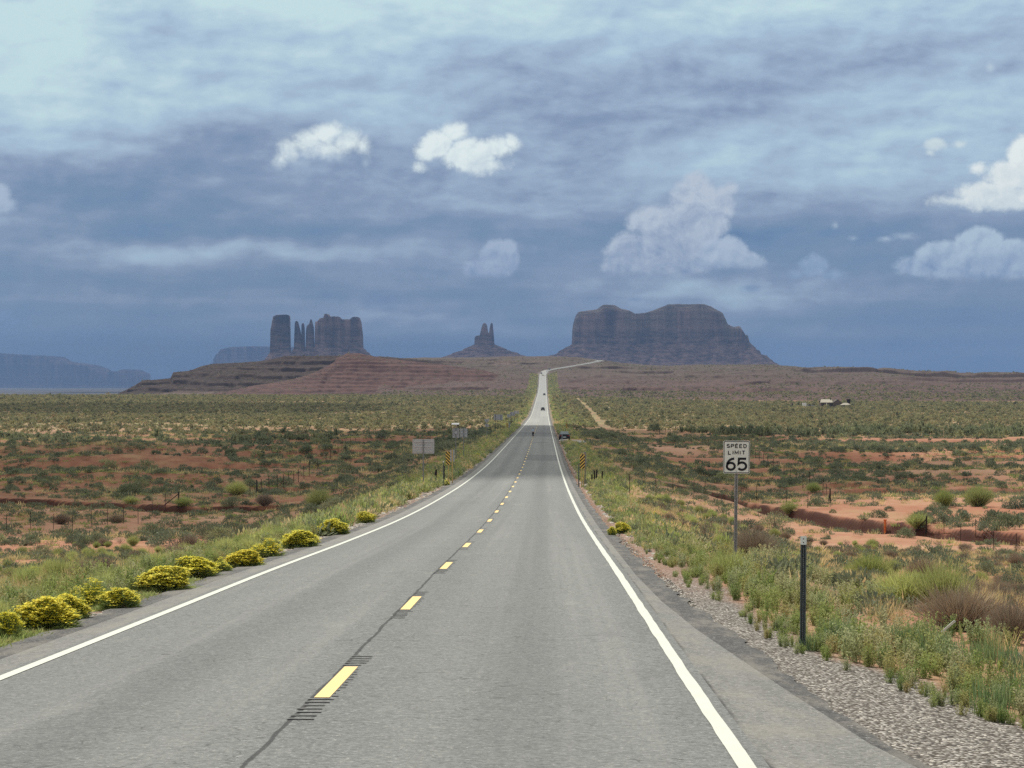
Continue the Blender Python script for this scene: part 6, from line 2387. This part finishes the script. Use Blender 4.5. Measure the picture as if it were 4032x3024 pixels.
def house():
    x0, zb = at(3228, 1593, D_H)
    x1, _ = at(3312, 1593, D_H)
    x, y = (x0 + x1) / 2, D_H
    g = gz(x, y)
    W = x1 - x0
    r = thing("house", (x, y, g), "low brown house with pale tin roof on the plain at the right", "house", None, 0)
    hh = 2.9
    mb = MB(); mb.box(-W / 2, W * .06, -3.5, 3.5, -1, hh); mb.box(W * .06, W / 2, -4.0, 3.0, -1, hh - .3)
    mb.face([(W * .06, -4.0, hh - .3), (W / 2, -4.0, hh - .3), (W * .28, -4.0, hh + 1.5)]); mb.build("wall", M_WALL, r)
    mb = MB(); mb.face([(-W / 2 - .4, -4.1, hh - .1), (W * .06, -4.1, hh - .1), (W * .06, 0, hh + 1.7), (-W / 2 + .6, 0, hh + 1.7)])
    mb.face([(-W / 2 - .4, 4.1, hh - .1), (W * .06, 4.1, hh - .1), (W * .06, 0, hh + 1.7), (-W / 2 + .6, 0, hh + 1.7)]); mb.build("roof", M_ROOF, r)
    mb = MB(); mb.face([(W * .03, -4.3, hh - .5), (W * .28, -4.3, hh + 1.7), (W * .28, 3.2, hh + 1.7), (W * .03, 3.2, hh - .5)])
    mb.face([(W / 2 + .3, -4.3, hh - .5), (W * .28, -4.3, hh + 1.7), (W * .28, 3.2, hh + 1.7), (W / 2 + .3, 3.2, hh - .5)]); mb.build("gable_roof", M_ROOFD, r)
    mb = MB(); mb.box(-.1 - W * .02, .5 - W * .02, -.4, .3, hh + 1.2, hh + 2.6); mb.build("chimney", M_WALL, r)
    mb = MB(); mb.box(-W * .24, -W * .20, -3.6, -3.5, -1, hh - .3); mb.build("door", M_WHITEP, r)
    for k in (-.42, -.33, -.1, -.02):
        mb = MB(); mb.box(W * k, W * k + .9, -3.55, -3.5, 1.0, 2.0); mb.build("window", M_GLASSD, r)


def cabin():
    x0, _ = at(3309, 1595, D_H - 8)
    x1, _ = at(3350, 1595, D_H - 8)
    x, y = (x0 + x1) / 2, D_H - 8
    g = gz(x, y)
    W = (x1 - x0) * .86
    r = thing("shed", (x, y, g), "small shed with low pale hipped roof touching the house's right side", "shed")
    mb = MB(); mb.box(-W / 2, W / 2, -2, 2, -1, 1.5); mb.build("wall", M_WALL, r)
    mb = MB()
    a = [(-W / 2 - .4, -2.5, 1.4), (W / 2 + .4, -2.5, 1.4), (W / 2 + .4, 2.5, 1.4), (-W / 2 - .4, 2.5, 1.4)]
    b = [(-W * .2, 0, 2.6), (W * .2, 0, 2.6)]
    mb.face([a[0], a[1], b[1], b[0]]); mb.face([a[2], a[3], b[0], b[1]]); mb.face([a[1], a[2], b[1]]); mb.face([a[3], a[0], b[0]])
    mb.build("roof", M_ROOF, r)
    mb = MB(); mb.box(-W * .35, -W * .15, -2.05, -2, -1, 1.2); mb.build("door", M_BLACK, r)


def tank():
    x, zb = at(3341, 1590, D_H + 12)
    y = D_H + 12
    g = gz(x, y)
    r = thing("water_tower", (x, y, g), "dark square water tank on legs behind the small shed", "water tank")
    mb = MB(); mb.box(-.95, .95, -.95, .95, 2.0, 4.6); mb.build("tank", M_WOODD, r, bevel=.05)
    for sx in (-1, 1):
        for sy in (-1, 1):
            mb = MB(); mb.box(sx * .8 - .08, sx * .8 + .08, sy * .8 - .08, sy * .8 + .08, -1, 2.0); mb.build("leg", M_WOODD, r)


def outhouse():
    x, _ = at(3118, 1590, D_H + 20)
    y = D_H + 20
    g = gz(x, y)
    r = thing("outhouse", (x, y, g), "tiny outhouse with dark door, left of the white camper", "outhouse")
    mb = MB(); mb.box(-.6, .6, -.6, .6, -.5, 2.1); mb.build("wall", M_ROOF, r)
    mb = MB(); mb.box(-.05, .5, -.63, -.6, 0, 1.9); mb.build("door", M_BLACK, r)
    mb = MB(); mb.box(-.7, .7, -.7, .7, 2.1, 2.2); mb.build("roof", M_WALL, r)


def pickup():
    x, _ = at(3190, 1592, D_H - 2)
    y = D_H - 2
    g = gz(x, y)
    r = thing("pickup_truck", (x, y, g), "white camper pickup parked left of the brown house", "truck", None, math.radians(90))
    mb = MB(); mb.box(-1, 1, -3.2, 3.0, .5, 1.15); mb.build("body", simple("grey truck paint", (.25, .26, .28), .4), r, bevel=.08)
    mb = MB(); mb.box(-.95, .95, -.6, 1.2, 1.15, 1.85); mb.build("cab", simple("truck cab paint", (.2, .2, .22), .4), r, bevel=.15)
    mb = MB(); mb.box(-.97, .97, -.35, .95, 1.3, 1.7); mb.build("window", M_GLASSD, r)
    mb = MB(); mb.box(-1.05, 1.05, 2.2, 4.4, .6, 2.6); mb.build("camper", M_WHITEP, r, bevel=.15)
    for s in (-1, 1):
        for yy in (-2.1, 2.0):
            mb = MB(); mb.tube([(s * .8, yy, .38), (s * 1.02, yy, .38)], .38, 14); mb.build("wheel", M_RUBBER, r)


house(); cabin(); tank(); outhouse(); pickup()


def far_tree(px, py, w, h, label, d=D_H, mat=None):
    x = (px - CX) / F * d
    g = gz(x, d)
    r = thing("tree", (x, d, g), label, "tree")
    p = shrub(700 + px % 50, 260, .35, .12, mat or M_SAGED, .5, .8, .5, .7, 0, clump=10)
    o = link("crown", p.mesh("crown"), r)
    s = w / F * d
    hh = h / F * d
    o.scale = (s, s, hh)
    o.location = (0, 0, hh * .18)
    mb = MB(); mb.tube([(0, 0, -.3), (.05, 0, hh * .3), (0, 0, hh * .75)], [.12, .09, .03], 6); mb.build("trunk", M_TWIG, r)


far_tree(3357, 1590, 14, 13, "small dark round tree right of the water tank", D_H + 4)
far_tree(3146, 1590, 12, 14, "pale bushy tree between the outhouse and the white camper", D_H + 30, M_SAGE)
far_tree(3158, 1590, 9, 12, "slim pale tree just left of the white camper", D_H + 32, M_SAGE)
far_tree(3874, 1474, 14, 7, "lone dark tree on the skyline at the far right, larger of two", 2835)
far_tree(3800, 1474, 8, 5, "tiny dark tree on the right skyline, smaller of two", 2880)


def ruin():
    x, y, z = P(2565, 1568)
    r = thing("corral", (x, y, z), "small far corral of posts on a bare pink patch beyond the sage", "corral")
    for px in (-2.6, -2.1, 2.0, 2.5):
        mb = MB(); mb.tube([(px, 0, -.2), (px, 0, 2.0)], .12, 6); mb.build("post", M_WOODD, r)
    for zz in (.7, 1.4):
        mb = MB(); mb.tube([(-2.6, 0, zz), (2.5, 0, zz)], .05, 5); mb.build("rail", M_WOODG, r)


ruin()


# --- litter on the right verge and loose stones
def litter():
    x, y, z = P(3708, 2590)
    mb = MB(); mb.box(-.014, .014, -.005, .005, 0, .24)
    o = mb.build("wooden_lath", M_WHITEP)
    o.location = (x, y, z + .32)
    o.rotation_euler = (.5, .75, 0)
    tag(o, "pale broken lath lying in the weeds at the lower right", "stick")


litter()


def stones():
    """loose pebbles on the gravel edge and broken rock at the toes of the banks"""
    rs = np.random.RandomState(9)
    col = bpy.data.collections.new("stone kinds")
    mats = [simple("pale stone", (.50, .46, .40), .9, var=.3, scale=30), simple("dark stone", (.12, .11, .10), .9, var=.3, scale=30), simple("grey stone", (.30, .28, .25), .9, var=.3, scale=30)]
    for k in range(6):
        bm = bmesh.new()
        bmesh.ops.create_icosphere(bm, subdivisions=2, radius=.5)
        for v in bm.verts:
            q = v.co.copy()
            v.co *= 1 + .35 * float(vnoise(np.array(q.x * 2.3 + k * 9), np.array(q.y * 2.3 + q.z * 1.9), k))
            v.co.z *= .6
        me = bpy.data.meshes.new("stone")
        bm.to_mesh(me)
        bm.free()
        me.materials.append(mats[[0, 2, 0, 1, 2, 0][k]])
        col.objects.link(bpy.data.objects.new("stone_%d" % k, me))
    n = 26000
    y = 14 + rs.rand(n) ** 1.3 * 30
    u = rs.rand(n) * 4 + 4.0
    e0, e1 = shr(y) + .12, np.interp(y, [14, 17, 20, 24, 28, 31, 36, 50], [7.9, 7.4, 6.6, 5.9, 5.3, 5.0, 4.9, 4.8])
    k = (u > e0) & (u < e1)
    p = np.stack([road_x0(y) + u, y], 1)[k]
    scatter("loose_gravel", col, p, .022 + .035 * rs.rand(len(p)) ** 3, 401)
    n = 9000
    y = 15 + rs.rand(n) ** 1.3 * 60
    u = shr(y) - .05 + np.abs(rs.normal(size=n)) * .28
    p = np.stack([road_x0(y) + u, y], 1)
    scatter("loose_gravel", col, p, .02 + .03 * rs.rand(n) ** 3, 404)
    n = 9000
    y = 18 + rs.rand(n) * 70
    u = -4.35 - rs.rand(n) ** 1.5 * 1.3
    p = np.stack([road_x0(y) + u, y], 1)
    scatter("loose_gravel", col, p, .03 + .06 * rs.rand(n) ** 3, 402)
    n = 3000
    y = 50 + rs.rand(n) * 300
    u = np.where(rs.rand(n) < .5, 1, -1) * (4.5 + rs.rand(n) * .8)
    p = np.stack([road_x0(y) + u, y], 1)
    scatter("loose_gravel", col, p, .06 + .16 * rs.rand(n) ** 2, 403)


stones()
